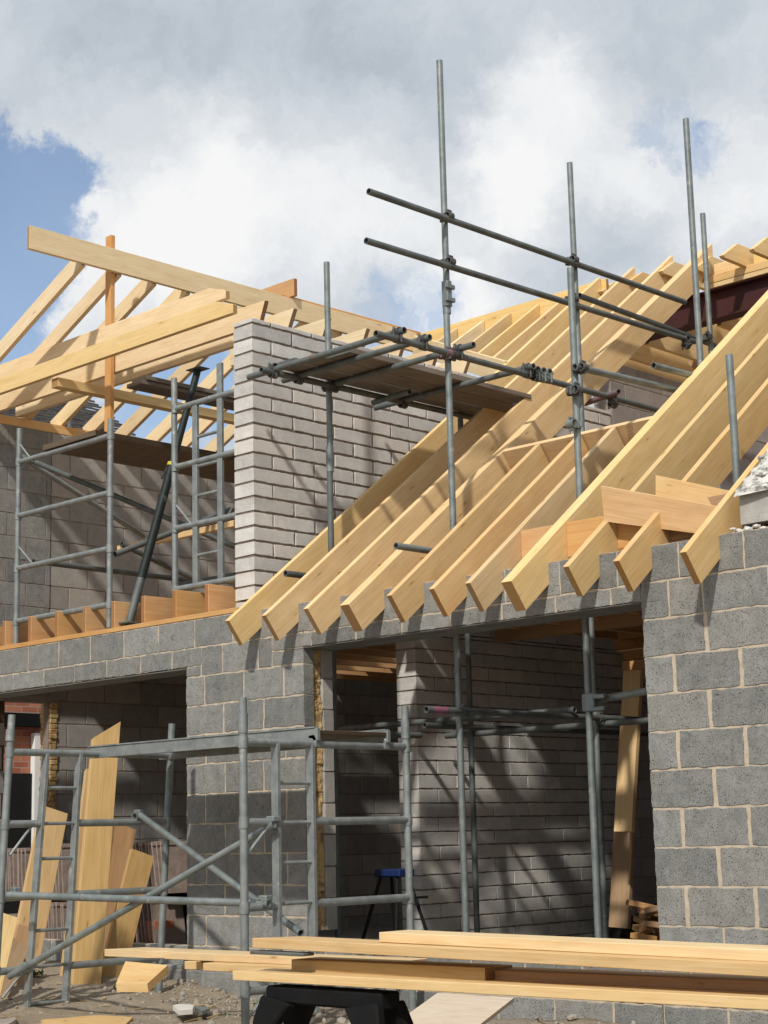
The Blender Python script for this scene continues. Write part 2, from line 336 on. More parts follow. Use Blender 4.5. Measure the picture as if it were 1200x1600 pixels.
def masonry(name, O, U, NRM, rects, depth, mats, parent=None, slabs=None, rough=.0022, ragged=.0, recess=.004, topcut=None):
    """rects (u0,z0,u1,z1) as individual rough-edged blocks over recessed mortar slabs"""
    O, U, NRM = Vector(O), Vector(U), Vector(NRM); bm = bmesh.new(); lay = bm.faces.layers.float.new('tone')
    def P(u, z, d): return O + U*u + Vector((0, 0, z)) - NRM*d
    for (a, b, c, d) in rects:
        tone = random.random(); step = .038; pts = []
        def edge(x0, y0, x1, y1):
            n = max(1, int(max(abs(x1-x0), abs(y1-y0))/step))
            for i in range(n): pts.append((x0+(x1-x0)*i/n, y0+(y1-y0)*i/n))
        edge(a, b, c, b); edge(c, b, c, d); edge(c, d, a, d); edge(a, d, a, b)
        push = jit(.0018)
        j = [(x+jit(rough), z+jit(rough)) for x, z in pts]; cx, cz = (a+c)/2, (b+d)/2
        ins = lambda q, s: (q[0]+(s if q[0] < cx else -s), q[1]+(s if q[1] < cz else -s))
        front = [bm.verts.new(P(*ins(q, .003), push-.0)) for q in j]; mid = [bm.verts.new(P(q[0], q[1], push+.0035)) for q in j]
        back = [bm.verts.new(P(q[0], q[1], depth)) for q in pts]; n = len(pts)
        fs = [bm.faces.new(front), bm.faces.new(back[::-1])]
        for i in range(n):
            k = (i+1) % n
            fs.append(bm.faces.new((front[k], front[i], mid[i], mid[k]))); fs.append(bm.faces.new((mid[k], mid[i], back[i], back[k])))
        for f in fs: f[lay] = tone; f.material_index = 0
    for (a, b, c, d) in (slabs or []):
        s = max(.002, recess)
        vs = [P(u, z, dd) for dd in (recess, depth-.003) for u, z in ((a+s, b+s), (c-s, b+s), (c-s, d-s), (a+s, d-s))]
        v = [bm.verts.new(q) for q in vs]
        for q in ((0, 1, 2, 3), (7, 6, 5, 4), (1, 0, 4, 5), (2, 1, 5, 6), (3, 2, 6, 7), (0, 3, 7, 4)):
            f = bm.faces.new([v[i] for i in q]); f.material_index = 1; f[lay] = .5
    bmesh.ops.recalc_face_normals(bm, faces=bm.faces)
    c = O.copy(); bmesh.ops.translate(bm, vec=-c, verts=bm.verts)
    return link(name, bm, None, Matrix.Translation(c), parent, mats=mats)

CH = .225
# front wall, outer leaf, face on Y = 0
fw = empty('front_wall', (-5, 0, -.7), 'grey concrete block front wall with a wide left opening, a tall middle opening and pale sand mortar', 'wall')
XL, PL, PR, RP = -9.2, -5.44, -4.105, -1.10
LB, RB = 1.885, 1.922            # undersides of the block course above each opening
rects = []
rects += cells(XL, 2.6, 2.025, 2.25, 0, CH, .4525, -7.602, .011, alt=lambda k: -.22625)      # course 9, joints where photographed
rects += [(XL, LB+.003, -9.19+.0, 2.02)]
rects = [r for r in rects if r[2]-r[0] > .03]
def row(u0, u1, js, z0, z1, jw=.011):
    e = [u0]+[j for j in js if u0 < j < u1]+[u1]
    return [(e[i]+(jw/2 if i else 0), z0, e[i+1]-(jw/2 if i < len(e)-2 else 0), z1) for i in range(len(e)-1)]
rects += row(XL, PL+.18, [-8.75, -8.297, -7.831, -7.366, -6.92, -6.475, -6.02, -5.62], LB, 2.02)
rects += row(PL+.18, -4.45, [-5.01, -4.60], 1.806, 2.02)
rects += [(PL, 1.806, PL+.168, LB-.008)]
rects += row(-4.45+.011, RP, [-4.02, -3.56, -3.11, -2.66, -2.21, -1.76, -1.33], RB, 2.02)
rects += [(-4.439, 1.806, PR, RB-.012)]
rects += row(RP, 2.6, [-.90, -.66, -.21, .24, .69, 1.14, 1.59, 2.04], 1.806, 2.02, .014)
zph = 0
for k in range(-4, 8):
    z0, z1 = k*CH+.0055, (k+1)*CH-.0055
    odd = k % 2
    js = [-5.216, -4.7585, -4.313] if odd else [-4.9915, -4.5455]
    rects += row(PL, PR, [x+jit(.008) for x in js], z0, z1, .014)
    if k < -0: rects += row(PR+.011, RP, [PR+(.40 if odd else .18)+i*.45 for i in range(7)], z0, z1, .014) if k < -1 else []
    js = [-.655, -.205, .245, .695, 1.145, 1.595, 2.05] if odd else [-.891, -.432, .02, .47, .92, 1.37, 1.82, 2.27]
    if k < 0: rects += [(RP-.0+.011, z0, js[0]-.009, z1)] + row(js[0]+.009, 2.6, js[1:], z0, z1, .014)
    else: rects += row(RP, 2.6, [x+jit(.006) for x in js], z0, z1, .027)
    if k < -1: rects += row(XL, PL-.011, [-9+i*.45+(.225 if odd else 0) for i in range(8)], z0, z1)
slabs = [(XL, LB-.006, PL, 2.251), (PL+.002, -.9, PR, 2.251), (PR+.002, RB-.005, RP, 2.251), (RP+.002, -.9, 2.6, 2.251), (XL, -.9, PL, -.225), (PR, -.9, RP, -.23)]
masonry('outer_leaf', (0, 0, 0), (1, 0, 0), (0, -1, 0), rects, .10, [B_GREY, MORT], fw, slabs, rough=.0048)
# steel lintels
bm = bmesh.new(); boxbm(bm, (-9.2, .004, 1.868), (PL+.12, .10, 1.875)); boxbm(bm, (-9.2, .108, 1.868), (PL+.12, .30, 1.879)); boxbm(bm, (-9.2, .1005, 1.878), (PL+.12, .1075, 2.2))
link('lintel', bm, LINTEL, Matrix.Identity(4), fw)
bm = bmesh.new(); boxbm(bm, (-4.30, -.002, 1.910), (RP+.15, .10, 1.914)); boxbm(bm, (-4.30, .108, 1.906), (RP+.15, .30, 1.917)); boxbm(bm, (-4.30, .1005, 1.915), (RP+.15, .1075, 2.2))
link('lintel', bm, LINTEL, Matrix.Identity(4), fw)
# cavity insulation and inner leaf seen in the reveal of the middle opening
bm = bmesh.new()
z0 = -.1
while z0 < 1.88:
    h_ = random.uniform(.06, .40)
    boxbm(bm, (-4.2, .1015, z0), (PR-.02+jit(.008), .199, z0+h_), .006); z0 += h_
bmesh.ops.subdivide_edges(bm, edges=[e_ for e_ in bm.edges if e_.calc_length() > .03], cuts=9, use_grid_fill=True)
for v in bm.verts: v.co.x += noise.fractal(v.co*22, 1, 2, 4)*.012
link('cavity_insulation', bm, WOOL, Matrix.Identity(4), fw)
r2 = [(PL, -.1+k*CH+.005, PR-.005+jit(.004), -.1+(k+1)*CH-.006) for k in range(9)]
masonry('inner_leaf', (0, .2, 0), (1, 0, 0), (0, -1, 0), r2, .10, [B_CREAM, MORT_L], fw, [(PL, -.1, PR-.012, 1.9)])
r2 = cells(RP+.004, 2.6, -.1, 1.9, -.1, CH, .45, 0)
masonry('inner_leaf', (0, .2, 0), (1, 0, 0), (0, -1, 0), r2, .10, [B_CREAM, MORT_L], fw, [(RP+.004, -.1, 2.6, 1.9)])
# mortar dabs squeezed out of the top bed on the right
bm = bmesh.new()
for i in range(26):
    p = Vector((random.uniform(-.47, .1), random.uniform(-.0, .07), 2.252+random.random()*.02)); s = random.uniform(.008, .03)
    bmesh.ops.create_icosphere(bm, subdivisions=1, radius=s, matrix=Matrix.Translation(p) @ Matrix.Diagonal((1.4, 1, .6, 1)) @ Matrix.Rotation(random.random()*3, 4, 'Z'))
link('mortar_dabs', bm, SMEAR, Matrix.Identity(4), fw)

# pale cross wall running back from the front wall, face on X = -4.8
WX, WT, WC = -4.8, .222, .1165
cw = empty('cross_wall', (-4.9, 2, -.1), 'pale grey block cross wall laid in thin courses with brown joints, left of the sloping rafters', 'wall')
tops = 4.565
r = cells(.15, 4.85, 2.36, 4.615, tops-40*WC, WC, .452, .355, .019)
slab = [(.15, 2.36, 4.85, 4.612)]
r += [(.152, 2.262, .33, 2.352), (.152, 2.262+.0, .2, 2.3)][:1]
r += cells(1.935, 4.84, -.46, 2.24, 1.276-14*WC, WC, .47, 2.17, .011); slab += [(1.935, -.46, 4.84, 2.24)]
r += cells(2.6, 4.85, 2.24, 2.36, 2.24, .12, .47, .1, .012); slab += [(2.6, 2.24, 4.85, 2.36)]
masonry('blockwork', (WX, 0, 0), (0, 1, 0), (1, 0, 0), r, WT, [B_WHITE, MORT_D], cw, slab, rough=.0030, recess=.008)
masonry('end_block', (WX-.02, 0, 0), (0, 1, 0), (1, 0, 0), [(.13, 2.02, .235, 2.262)], .2, [B_WHITE, MORT_D], cw)
masonry('upper_blockwork', (WX, 0, 0), (0, 1, 0), (1, 0, 0), cells(4.87, 8.4, 4.0, 5.13, 4.03, .225, .45, .38), .215, [B_PURP, MORT_L], cw, [(4.87, 4.0, 8.4, 5.125)])
board('padstone_beam', (-4.9, .19, 2.31), (-4.9, 2.58, 2.31), .16, .09, T_DRK, parent=cw)

# far side wall of the left room, face on X = -9
sw = empty('side_wall', (-9.1, 3, -.1), 'large block side wall behind the left tower, dark blocks at its near corner and pale blocks beyond', 'wall')
WH = (.70, 1.20, -.2, 1.90)
masonry('pale_blockwork', (-9, 0, 0), (0, 1, 0), (1, 0, 0), cells(1.19, 8.3, -.46, 4.6, .122, CH, .45, -.39, holes=[WH, (4.55, 4.56, 0, 0)]), .1, [B_MID, MORT_D], sw,
        [(1.19, -.46, 8.3, 4.6)], rough=.003)
masonry('dark_blockwork', (-8.992, 0, 0), (0, 1, 0), (1, 0, 0), cells(.1, 1.18, 1.9, 4.6, .122, CH, .45, .0, .008), .1, [B_GREY, MORT_D], sw, [(.1, 1.9, 1.18, 4.6)])
masonry('pale_blockwork', (-9, 0, 0), (0, 1, 0), (1, 0, 0), cells(.1, .69, -.46, 1.9, .122, CH, .45, .0, .012), .1, [B_MID, MORT_D], sw, [(.1, -.46, .69, 1.9)])
box('window_lintel', (-9.1, .62, 1.895), (-8.99, 1.3, 1.96), MORT_L, sw)
bm = bmesh.new()
for i in range(40): z = -.1+i*.05; boxbm(bm, (-9.16+jit(.01), 1.20+jit(.006), z), (-8.985+jit(.008), 1.29+jit(.01), z+.05), .008)
link('cavity_insulation', bm, WOOL, Matrix.Identity(4), sw)
box('window_jamb', (-9.2, .52, -.1), (-9.0, .69, 1.9), T_DRK, sw)
# back walls
bw = empty('back_wall', (-6, 8.3, -.1), 'shaded block wall across the back of the house seen through the middle opening', 'wall')
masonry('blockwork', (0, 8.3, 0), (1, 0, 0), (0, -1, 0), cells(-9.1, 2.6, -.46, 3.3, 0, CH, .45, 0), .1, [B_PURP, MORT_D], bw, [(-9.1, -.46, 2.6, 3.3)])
iw = empty('inner_partition', (-1, 5, -.1), 'dark brown shaded block partition deep inside behind the leaning timbers', 'wall')
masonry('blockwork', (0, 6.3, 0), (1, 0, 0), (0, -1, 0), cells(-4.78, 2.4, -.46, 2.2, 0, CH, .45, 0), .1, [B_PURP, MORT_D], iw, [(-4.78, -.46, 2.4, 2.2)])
# right gable wall, raked under the last rafter
rw = empty('raked_gable_wall', (-.3, 2, 2.25), 'short pale block gable wall rising behind the last rafter, smeared with white mortar', 'wall')
rr = []
for k in range(14):
    z0 = 2.30+k*.235; y0 = max(.1, (z0+.235-2.56)/.776+.1)
    rr += [(c[0], c[1], c[2], c[3]) for c in cells(y0, 6.0, z0, z0+.235, z0, .235, .45, .1*(k % 2)*2)]
masonry('blockwork', (-.215, 0, 0), (0, 1, 0), (1, 0, 0), rr, .215, [B_CREAM, MORT_L], rw, [(max(.1, (2.30+k*.235+.235-2.56)/.776+.1), 2.30+k*.235, 6.0, 2.30+(k+1)*.235) for k in range(14)])
bm = bmesh.new()
nu, nv = 120, 14
gr = []
for i in range(nu+1):
    y = .07+i*3.2/nu; row_ = []
    for k in range(nv+1):
        a_ = math.pi*k/nv; x = -.325-math.cos(a_)*.112; z = 2.525+(y-.1)*.776+math.sin(a_)*.06-.03
        q = Vector((x, y, z)); q += noise.noise_vector(q*9)*.03 + noise.noise_vector(q*30)*.022 + noise.noise_vector(q*80)*.010; row_.append(bm.verts.new(q))
    gr.append(row_)
for i in range(nu):
    for k in range(nv): bm.faces.new((gr[i][k], gr[i+1][k], gr[i+1][k+1], gr[i][k+1]))
bm.faces.new(gr[0])
for i in range(90):
    y = random.uniform(.08, 2.2); p = Vector((random.uniform(-.44, -.21), y, 2.53+(y-.1)*.776+random.uniform(-.05, .04))); s_ = random.uniform(.012, .035)
    bmesh.ops.create_icosphere(bm, subdivisions=1, radius=s_, matrix=Matrix.Translation(p) @ Matrix.Rotation(random.random()*3, 4, Vector((jit(1), jit(1), jit(1)))) @ Matrix.Diagonal((1.8, 1.2, .5, 1)))
bmesh.ops.recalc_face_normals(bm, faces=bm.faces)
link('mortar_capping', bm, CAPM, Matrix.Identity(4), rw)

# floor slab and ground
box('floor', (-9.2, .1, -.56), (2.6, 8.3, -.45), SLAB); setp(bpy.data.objects['floor'], kind='structure')
def gz(x, y):
    base = -.56 - .10*min(1, max(0, -y/3)) + .17*max(0, min(1, (-x-4.6)/1.5))
    h = noise.fractal(Vector((x*1.1, y*1.1, 0)), 1, 2, 4)*.035 + noise.fractal(Vector((x*6, y*6, 3)), 1, 2, 4)*.016
    if y > .0: base = -.66
    return base + h
xs = [-300, -120, -50, -25, -14] + [-11+i*.09 for i in range(140)] + [2.5, 5, 10, 30, 100, 300]
ys = [-300, -100, -30, -12, -8] + [-6+i*.09 for i in range(72)] + [1.5, 5, 12, 30, 100, 300]
bm = bmesh.new(); g_ = [[bm.verts.new((x, y, gz(x, y))) for y in ys] for x in xs]
for i in range(len(xs)-1):
    for j in range(len(ys)-1): bm.faces.new((g_[i][j], g_[i+1][j], g_[i+1][j+1], g_[i][j+1]))
setp(link('ground', bm, GROUND, smooth=True), kind='structure')

# ---------------------------------------------------------------- main roof
TH, SL = R(37.8), .776
ZT = 2.385; D = .2205
ca, sa = math.cos(TH), math.sin(TH)
RX = [-4.554, -4.145, -3.707, -3.270, -2.892, -2.505, -2.190, -1.805, -1.401, -1.005, -.521]
YE = [-.319, -.325, -.323, -.350, -.322, -.323, -.322, -.372, -.311, -.334, -.35]
ordn = ['first', 'second', 'third', 'fourth', 'fifth', 'sixth', 'seventh', 'eighth', 'ninth', 'tenth', 'eleventh']
Ltxt = ['long sawn rafter closest to the pale cross wall, its tail the leftmost in the row', 'second long rafter from the left, a small tube end poking out beside it',
        'third long rafter tail from the left above the lintel', 'long rafter left of the framed roof opening, a tube end poking across its lower face',
        'first of three short rafters below the trimmer, leftmost', 'middle one of three short pinkish rafters below the trimmer', 'third short rafter under the trimmer, beside the tall guard post foot',
        'long thick-looking rafter right of the framed roof opening', 'ninth rafter from the left, the slanting board standing on its lower part',
        'tenth rafter from the left, with a free standing tube beside it', 'last rafter on the right against the mortared gable block']
for i, (x, ye) in enumerate(zip(RX, YE)):
    ln_end = {4: 1.33, 5: 1.33, 6: 1.33}.get(i, None)
    x0 = x - .0235
    yr = 4.46 if i < 4 else 4.46
    end = ln_end if ln_end else yr
    L0 = (end-ye)/ca
    P0 = Vector((x0, ye, ZT+SL*ye)); P1 = Vector((x0, end, ZT+SL*end))
    # local X up the slope along the top edge; plumb cut at the ridge, square cut at the trimmer and at the tail
    if ln_end: pts = [(0, -D), (L0, -D), (L0, 0), (0, 0)]
    else: pts = [(0, -D), (L0-D*math.tan(TH), -D), (L0, 0), (0, 0)]
    tw = .088 if i in (3, 7) else .047; sh_ = Vector(((.047-tw)/2, 0, 0)); P0 += sh_; P1 += sh_
    o = board('rafter', P0, P1, tw, D, T_PINK if 4 <= i <= 6 else T_YEL, pts=pts)
    setp(o, Ltxt[i], 'rafter', 'rafters of the main roof slope')
def slopeboard(name, X0, X1, y, m, h=.2, t=.045, label='', group=None):
    c = Vector((0, y, ZT+SL*y)) + Vector((0, sa, -ca))*(h/2); up = Vector((0, -sa, ca))
    o = board(name, (X0, c.y, c.z), (X1, c.y, c.z), t, h, m, up=up)
    return setp(o, label, 'timber', group)
slopeboard('trimmer', -3.27+.002, -1.805-.090, 1.356, T_PINK, D-.005, .047, 'trimmer board closing the top of the framed roof opening').__setitem__('category', 'trimmer')
for k, (i, lab) in enumerate(((6, 'small orange noggin between the short rafter and the thick rafter'), (7, 'orange noggin in the bay right of the thick rafter'), (8, 'orange noggin in the bay under the slanting board'), (9, 'half hidden brown noggin in the last bay before the gable'))):
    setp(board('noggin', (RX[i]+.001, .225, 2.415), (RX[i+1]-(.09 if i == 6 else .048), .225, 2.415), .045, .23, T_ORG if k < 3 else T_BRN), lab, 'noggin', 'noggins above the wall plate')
def RPT(px, py, h=0.0):
    d = ray(px, py); n = Vector((0, -SL, 1)); return CAM + d*((ZT+h-n.dot(CAM))/n.dot(d))
def quad(name, cs, t, m, label, cat):
    """a straight board given by the four corners of its face: left top, right top, right bottom, left bottom"""
    lt_, rt_, rb2, lb2 = [Vector(c_) for c_ in cs]; x = (rt_-lt_).normalized(); nn = x.cross(lt_-lb2).normalized(); y = nn.cross(x)
    M = Matrix(((x.x, nn.x, y.x, lt_.x), (x.y, nn.y, y.y, lt_.y), (x.z, nn.z, y.z, lt_.z), (0, 0, 0, 1))); Mi = M.inverted()
    pts = [((Mi @ c_).x, (Mi @ c_).z) for c_ in (lb2, rb2, rt_, lt_)]; bm = bmesh.new()
    prism(bm, pts, -t if (M.to_3x3() @ Vector((0, 1, 0))).y < 0 else 0, 0 if (M.to_3x3() @ Vector((0, 1, 0))).y < 0 else t, .002)
    return setp(link(name, bm, m, M), label, cat)
lb_ = RPT(944, 815); b1 = [aX(938.3, 759, lb_.x), aX(1124, 792, -.575), aX(1090, 838, -.575), lb_]
quad('loose_board', b1, .045, T_RED, 'long brownish board slanting across the bays right of the thick rafter, lower of two', 'board')
lb_ = RPT(1024, 797); b2 = [aX(1024, 742, lb_.x), aX(1140, 766.5, -.575), aX(1104, 813, -.575), lb_]
quad('loose_board', b2, .045, T_RED, 'shorter knotty board above the long slanting one, ending at the last rafter', 'board')
# wall plate of the main slope
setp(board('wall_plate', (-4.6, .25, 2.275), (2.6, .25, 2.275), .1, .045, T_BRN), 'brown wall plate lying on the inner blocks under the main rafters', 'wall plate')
# ridge board on the left, timber packers and steel ridge beam on the right
setp(board('ridge_board', (-6.98, 4.49, 5.715), (-4.50, 4.49, 5.715), .045, .21, T_YEL), 'orange-yellow ridge board behind the short jack rafters', 'ridge board')
sb = empty('steel_ridge_beam', (-1, 4.36, 5.07), 'dark red oxide steel ridge beam under the top of the main roof', 'steel beam')
bm = bmesh.new(); boxbm(bm, (-4.2, 4.29, 5.335), (3.2, 4.45, 5.35)); boxbm(bm, (-4.2, 4.29, 5.072), (3.2, 4.45, 5.087)); boxbm(bm, (-4.2, 4.363, 5.0865), (3.2, 4.375, 5.3355))
link('beam_section', bm, REDOX, Matrix.Identity(4), sb)
setp(board('ridge_packer', (-3.26, 4.36, 5.374), (3.2, 4.36, 5.374), .18, .044, T_YEL), 'lower flat timber packer bolted on top of the red steel beam', 'timber')
setp(board('ridge_packer', (-3.26, 4.34, 5.434), (3.2, 4.34, 5.434), .15, .072, T_YEL), 'upper flat timber packer stacked on the other one over the steel beam', 'timber')
# level joists of the rear part, splay cut where they meet the ridge
REAR = [(-4.5, 4.62, 5.82), (-4.1, 4.53, 5.80), (-3.66, 4.42, 5.765), (-3.22, 4.36, 5.69), (-2.8, 4.14, 5.645), (-2.4, 3.98, 5.56), (-2.0, 4.0, 5.55), (-1.6, 4.0, 5.55), (-1.2, 4.0, 5.55), (-.8, 4.0, 5.55)]
for j, (x, yt, zt) in enumerate(REAR):
    M, ln = frame((x-.03, yt, zt), (x-.03, 8.2, zt)); h = .185 if j > 2 else .16
    o = board('rear_joist', (x-.03, yt, zt), (x-.03, 8.2, zt), .047, h, T_YEL, pts=[(0, 0), (ln, 0), (ln, -h), (0, -h), (-h/.776+.02, -h), (-h/.776-.01, -h+.02)])
    setp(o, ['rear joist lapping the first long rafter at the ridge', 'rear joist lapping the second long rafter at the ridge', 'rear joist lapping the third long rafter at the ridge', 'rear joist beside the tall pole pair at the ridge', 'rear joist with a splayed end standing clear on the packers', 'splayed rear joist end at the right picture edge', 'rear joist seen beneath the steel beam, nearest the right edge group start', 'rear joist glimpsed under the steel beam, second of the hidden ends', 'rear joist glimpsed under the steel beam, third of the hidden ends', 'rear joist glimpsed under the steel beam, furthest right'][j], 'joist', 'rear joists over the steel beam')
for j, (xa, xb, z) in enumerate(((-3.19, -2.86, 5.54), (-2.77, -2.46, 5.53), (-2.37, -2.06, 5.53))):
    setp(board('ridge_noggin', (xa, 4.35, z), (xb, 4.35, z), .045, .10, T_YEL), 'short block between rear joists over the steel beam, %s from the left' % ordn[j], 'noggin', 'blocks between the rear joists')
for j in range(8):
    x = -4.86+.40*j
    setp(board('rear_tie', (x, 4.47, 5.245 if j == 0 else 5.16), (x, 8.2, 5.13), .047, .21, T_YEL), '%s rear ceiling tie beneath the steel beam, counting from the cross wall' % ordn[j], 'ceiling tie', 'rear ceiling ties')
for j, (y0, x0) in enumerate(((5.4, -4.2), (5.9, -4.0))):
    setp(board('brace', (x0, y0, 5.1), (x0+.35, y0+.1, 4.72), .04, .08, T_BRN), ['short brown strut behind the open tube end', 'longer brown strut behind the tubes above the mauve blocks'][j], 'strut')

# valley and jack rafters
VA, VB = Vector((-6.95, 4.36, 5.77)), Vector((-4.60, 3.02, 4.735))
setp(board('valley_board', VA-Vector((0, 0, .10)), VB-Vector((0, 0, .10)), .04, .20, T_PALE), 'pale valley board running down towards the first long rafter', 'valley board')
jx = [-6.45, -6.08, -5.72, -5.35, -4.99]
for j, x in enumerate(jx):
    tt = (x-VA.x)/(VB.x-VA.x); y0 = VA.y+(VB.y-VA.y)*tt
    P0 = Vector((x, y0+.01, ZT+SL*(y0+.01)-.04)); P1 = Vector((x, 4.46, ZT+SL*4.46-.09)); M, ln = frame(P0, P1)
    o = board('jack_rafter', P0, P1, .047, .18, T_YEL if j > 1 else T_PALE, pts=[(.0, 0), (ln, 0), (ln-.12, -.17), (.1, -.17)])
    setp(o, '%s jack rafter from the left between the valley board and the ridge' % ['shortest, first', 'second', 'third', 'fourth', 'longest, fifth'][j], 'rafter', 'jack rafters above the valley')

# ---------------------------------------------------------------- left roof
RH = 5.82
rb = board('ridge_board', (-7.0, -.47, RH-.105), (-7.0, 4.42, RH-.105), .042, .21, T_PALE)
setp(rb, 'long pale ridge board, its square end jutting into the sky at upper left', 'ridge board')
setp(board('ridge_board', (-7.05, 2.55, RH-.06), (-7.05, 4.55, RH-.055), .045, .20, T_ORG), 'second orange-edged board doubled behind the far half of the left ridge', 'ridge board')
setp(board('offcut_board', (-7.75, 2.62, 5.925), (-6.93, 2.62, 5.925), .045, .18, T_ORG), 'short orange board bridging the left ridge with its square end in the air', 'board')
LS = .455; al = math.atan(LS)
for j in range(11):
    y = .13+.4*j
    p0 = Vector((-9.15, y, 5.60+LS*(-9.15+7.03))); p1 = Vector((-7.024, y, 5.60)); M, ln = frame(p0, p1)
    o = board('rafter', p0, p1, .047, .15, T_PALE, pts=[(0, 0), (ln, 0), (ln, .15), (-.0, .15)], up=(0, 0, 1))
    setp(o, ['left roof rafter nearest the front, against the open sky at the left edge', 'left roof rafter passing behind the upright post', 'third left roof rafter from the front', 'fourth left roof rafter from the front, above the pale tie', 'fifth left roof rafter from the front', 'sixth left roof rafter from the front', 'seventh left roof rafter from the front', 'eighth left roof rafter from the front', 'ninth left roof rafter from the front', 'tenth left roof rafter from the front', 'rearmost rafter of the left roof'][j], 'rafter', 'rafters of the left roof')
setp(board('wall_plate', (-9.05, .1, 4.645), (-9.05, 1.72, 4.645), .1, .09, T_ORG), 'near orange wall plate length on top of the side wall', 'wall plate')
setp(board('wall_plate', (-9.05, 1.73, 4.62), (-9.05, 8.2, 4.62), .1, .05, T_BRN), 'far brown wall plate length on top of the side wall', 'wall plate')
# ceiling ties
def tie(y, z0, z1, m, label, xr=-5.0, xl=-9.1, cut=0):
    h = z1-z0; M, ln = frame((xl, y, z0), (xr, y, z0))
    pts = [(0, 0), (ln, 0), (ln, h*.5), (ln-.22, h), (0, h)] if not cut else [(0, 0), (ln-.08, 0), (ln, h), (0, h)]
    o = board('ceiling_tie', (xl, y, z0), (xr, y, z0), .047, h, m, pts=pts)
    if cut: o.data.materials.append(T_BRN)
    if cut:
        for pl in o.data.polygons:
            if pl.normal.x > .8: pl.material_index = 1
    return setp(o, label, 'ceiling tie', 'ceiling ties of the left roof')
tie(.15, 4.688, 4.835, T_YEL, 'front ceiling tie of the left roof, yellow, resting on the end of the cross wall')
tie(.46, 4.985, 5.125, T_PALE, 'raised pale ceiling tie just above and behind the front one', -5.45)
for j in range(7):
    tie([.52, .842, 1.236, 1.70, 2.17, 2.61, 3.04][j], [4.69, 4.72, 4.72, 4.72, 4.72, 4.72, 4.73][j], 4.88, T_PALE, '%s ceiling tie behind the front one, its brown cut end on the cross wall' % ordn[j], -5.03, -9.1 if j < 2 else -6.3, cut=1)
setp(board('binder', (-7.5, .17, 4.63), (-7.5, 8.0, 4.63), .10, .085, T_YEL), 'long timber binder running back beneath the ceiling ties', 'binder')
setp(board('post', (-7.075, .46, 4.07), (-7.075, .46, 5.97), .045, .085, T_ORG, up=(1, 0, 0)), 'upright orange timber post behind the ridge board of the left roof', 'post')

# first floor joists at the left on their plate
setp(board('sole_plate', (-9.1, .055, 2.27), (-4.83, .055, 2.27), .11, .038, T_ORG), 'thin orange plate on the front wall under the joist ends', 'wall plate')
for j in range(8):
    x = -7.979+.4*j-.0235
    setp(board('floor_joist', (x, .01, 2.401), (x, 8.25, 2.401), .047, .22, T_ORG), '%s orange floor joist end from the left on the front wall' % ['first', 'second', 'third', 'fourth', 'fifth', 'sixth', 'seventh', 'eighth, beside the cross wall,'][j], 'joist', 'first floor joists of the left room')
for j in range(2):
    x = -8.379-.4*j
    setp(board('floor_joist', (x, .01, 2.401), (x, 8.25, 2.401), .047, .22, T_ORG), ['orange floor joist just outside the left picture edge', 'orange floor joist against the far side wall'][j], 'joist', 'first floor joists of the left room')
for j in range(9):  # unseen front stretch lengthened to cut light into the right room
    x = -4.45+.42*j
    setp(board('floor_joist', (x, .32, 2.39), (x, 6.3, 2.39), .047, .22, T_ORG), 'ceiling joist over the right room, %s from the cross wall' % ordn[j], 'joist', 'ceiling joists of the right room')
setp(board('ceiling_beam', (-4.75, 2.95, 2.31), (-.9, 2.95, 2.31), .09, .23, T_BRN), 'brown beam across the right room carrying its ceiling joists', 'beam')
bm = bmesh.new(); boxbm(bm, (-4.75, 1.56, 2.28), (.3, 1.66, 2.292)); boxbm(bm, (-4.75, 1.56, 2.49), (.3, 1.66, 2.502)); boxbm(bm, (-4.75, 1.605, 2.291), (.3, 1.615, 2.491))
setp(link('steel_floor_beam', bm, VOID), 'black steel beam crossing over the right room', 'steel beam')

for j, (ya_, yb_) in enumerate(((1.0, 3.9), (4.75, 8.2))):  # unseen decking added to keep light out of the left room
    setp(box('floor_deck', (-8.95, ya_, 2.513), (-5.05, yb_, 2.535), T_BRN), ['floor decking laid over the middle joists of the left room', 'floor decking laid over the rear joists of the left room'][j], 'floor deck')
setp(box('floor_deck', (-4.75, 2.3, 2.502), (-.42, 6.3, 2.522), T_BRN), 'floor decking over the rear of the right room', 'floor deck')  # unseen, added to darken the right room below
pw = empty('party_wall', (-.4, 3, -.1), 'shaded block wall closing the right side of the middle room', 'wall')  # unseen wall added under the gable to block light from the right
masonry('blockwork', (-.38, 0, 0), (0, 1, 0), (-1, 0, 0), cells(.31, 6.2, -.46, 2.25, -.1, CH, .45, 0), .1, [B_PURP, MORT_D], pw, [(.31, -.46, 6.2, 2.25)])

# ---------------------------------------------------------------- tube scaffold
sc = empty('tube_scaffold', (-3.1, .58, -.45), 'galvanised tube scaffold rising through the roof with guard rails and ledgers', 'scaffold')
def S(name, p0, p1, m=None, r=.0242): return tube(name, p0, p1, m, r, sc)
zb = -.45
A_, C_, D_, B_ = (-3.1, .555), (-1.995, .61), (-2.0, 2.2), (-4.4, .59)
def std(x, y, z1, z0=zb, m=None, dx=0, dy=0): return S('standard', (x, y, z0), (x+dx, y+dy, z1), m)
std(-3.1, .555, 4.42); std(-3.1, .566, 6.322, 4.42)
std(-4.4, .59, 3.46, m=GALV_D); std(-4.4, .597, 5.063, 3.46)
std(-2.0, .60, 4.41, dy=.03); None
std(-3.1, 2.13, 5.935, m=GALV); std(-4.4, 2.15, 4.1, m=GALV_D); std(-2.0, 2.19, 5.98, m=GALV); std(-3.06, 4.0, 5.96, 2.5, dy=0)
std(-.75, .60, 3.505, 2.3); std(-2.0, 3.7, 2.2, m=GALV_D); std(-3.35, 4.2, 2.2, m=GALV_D)
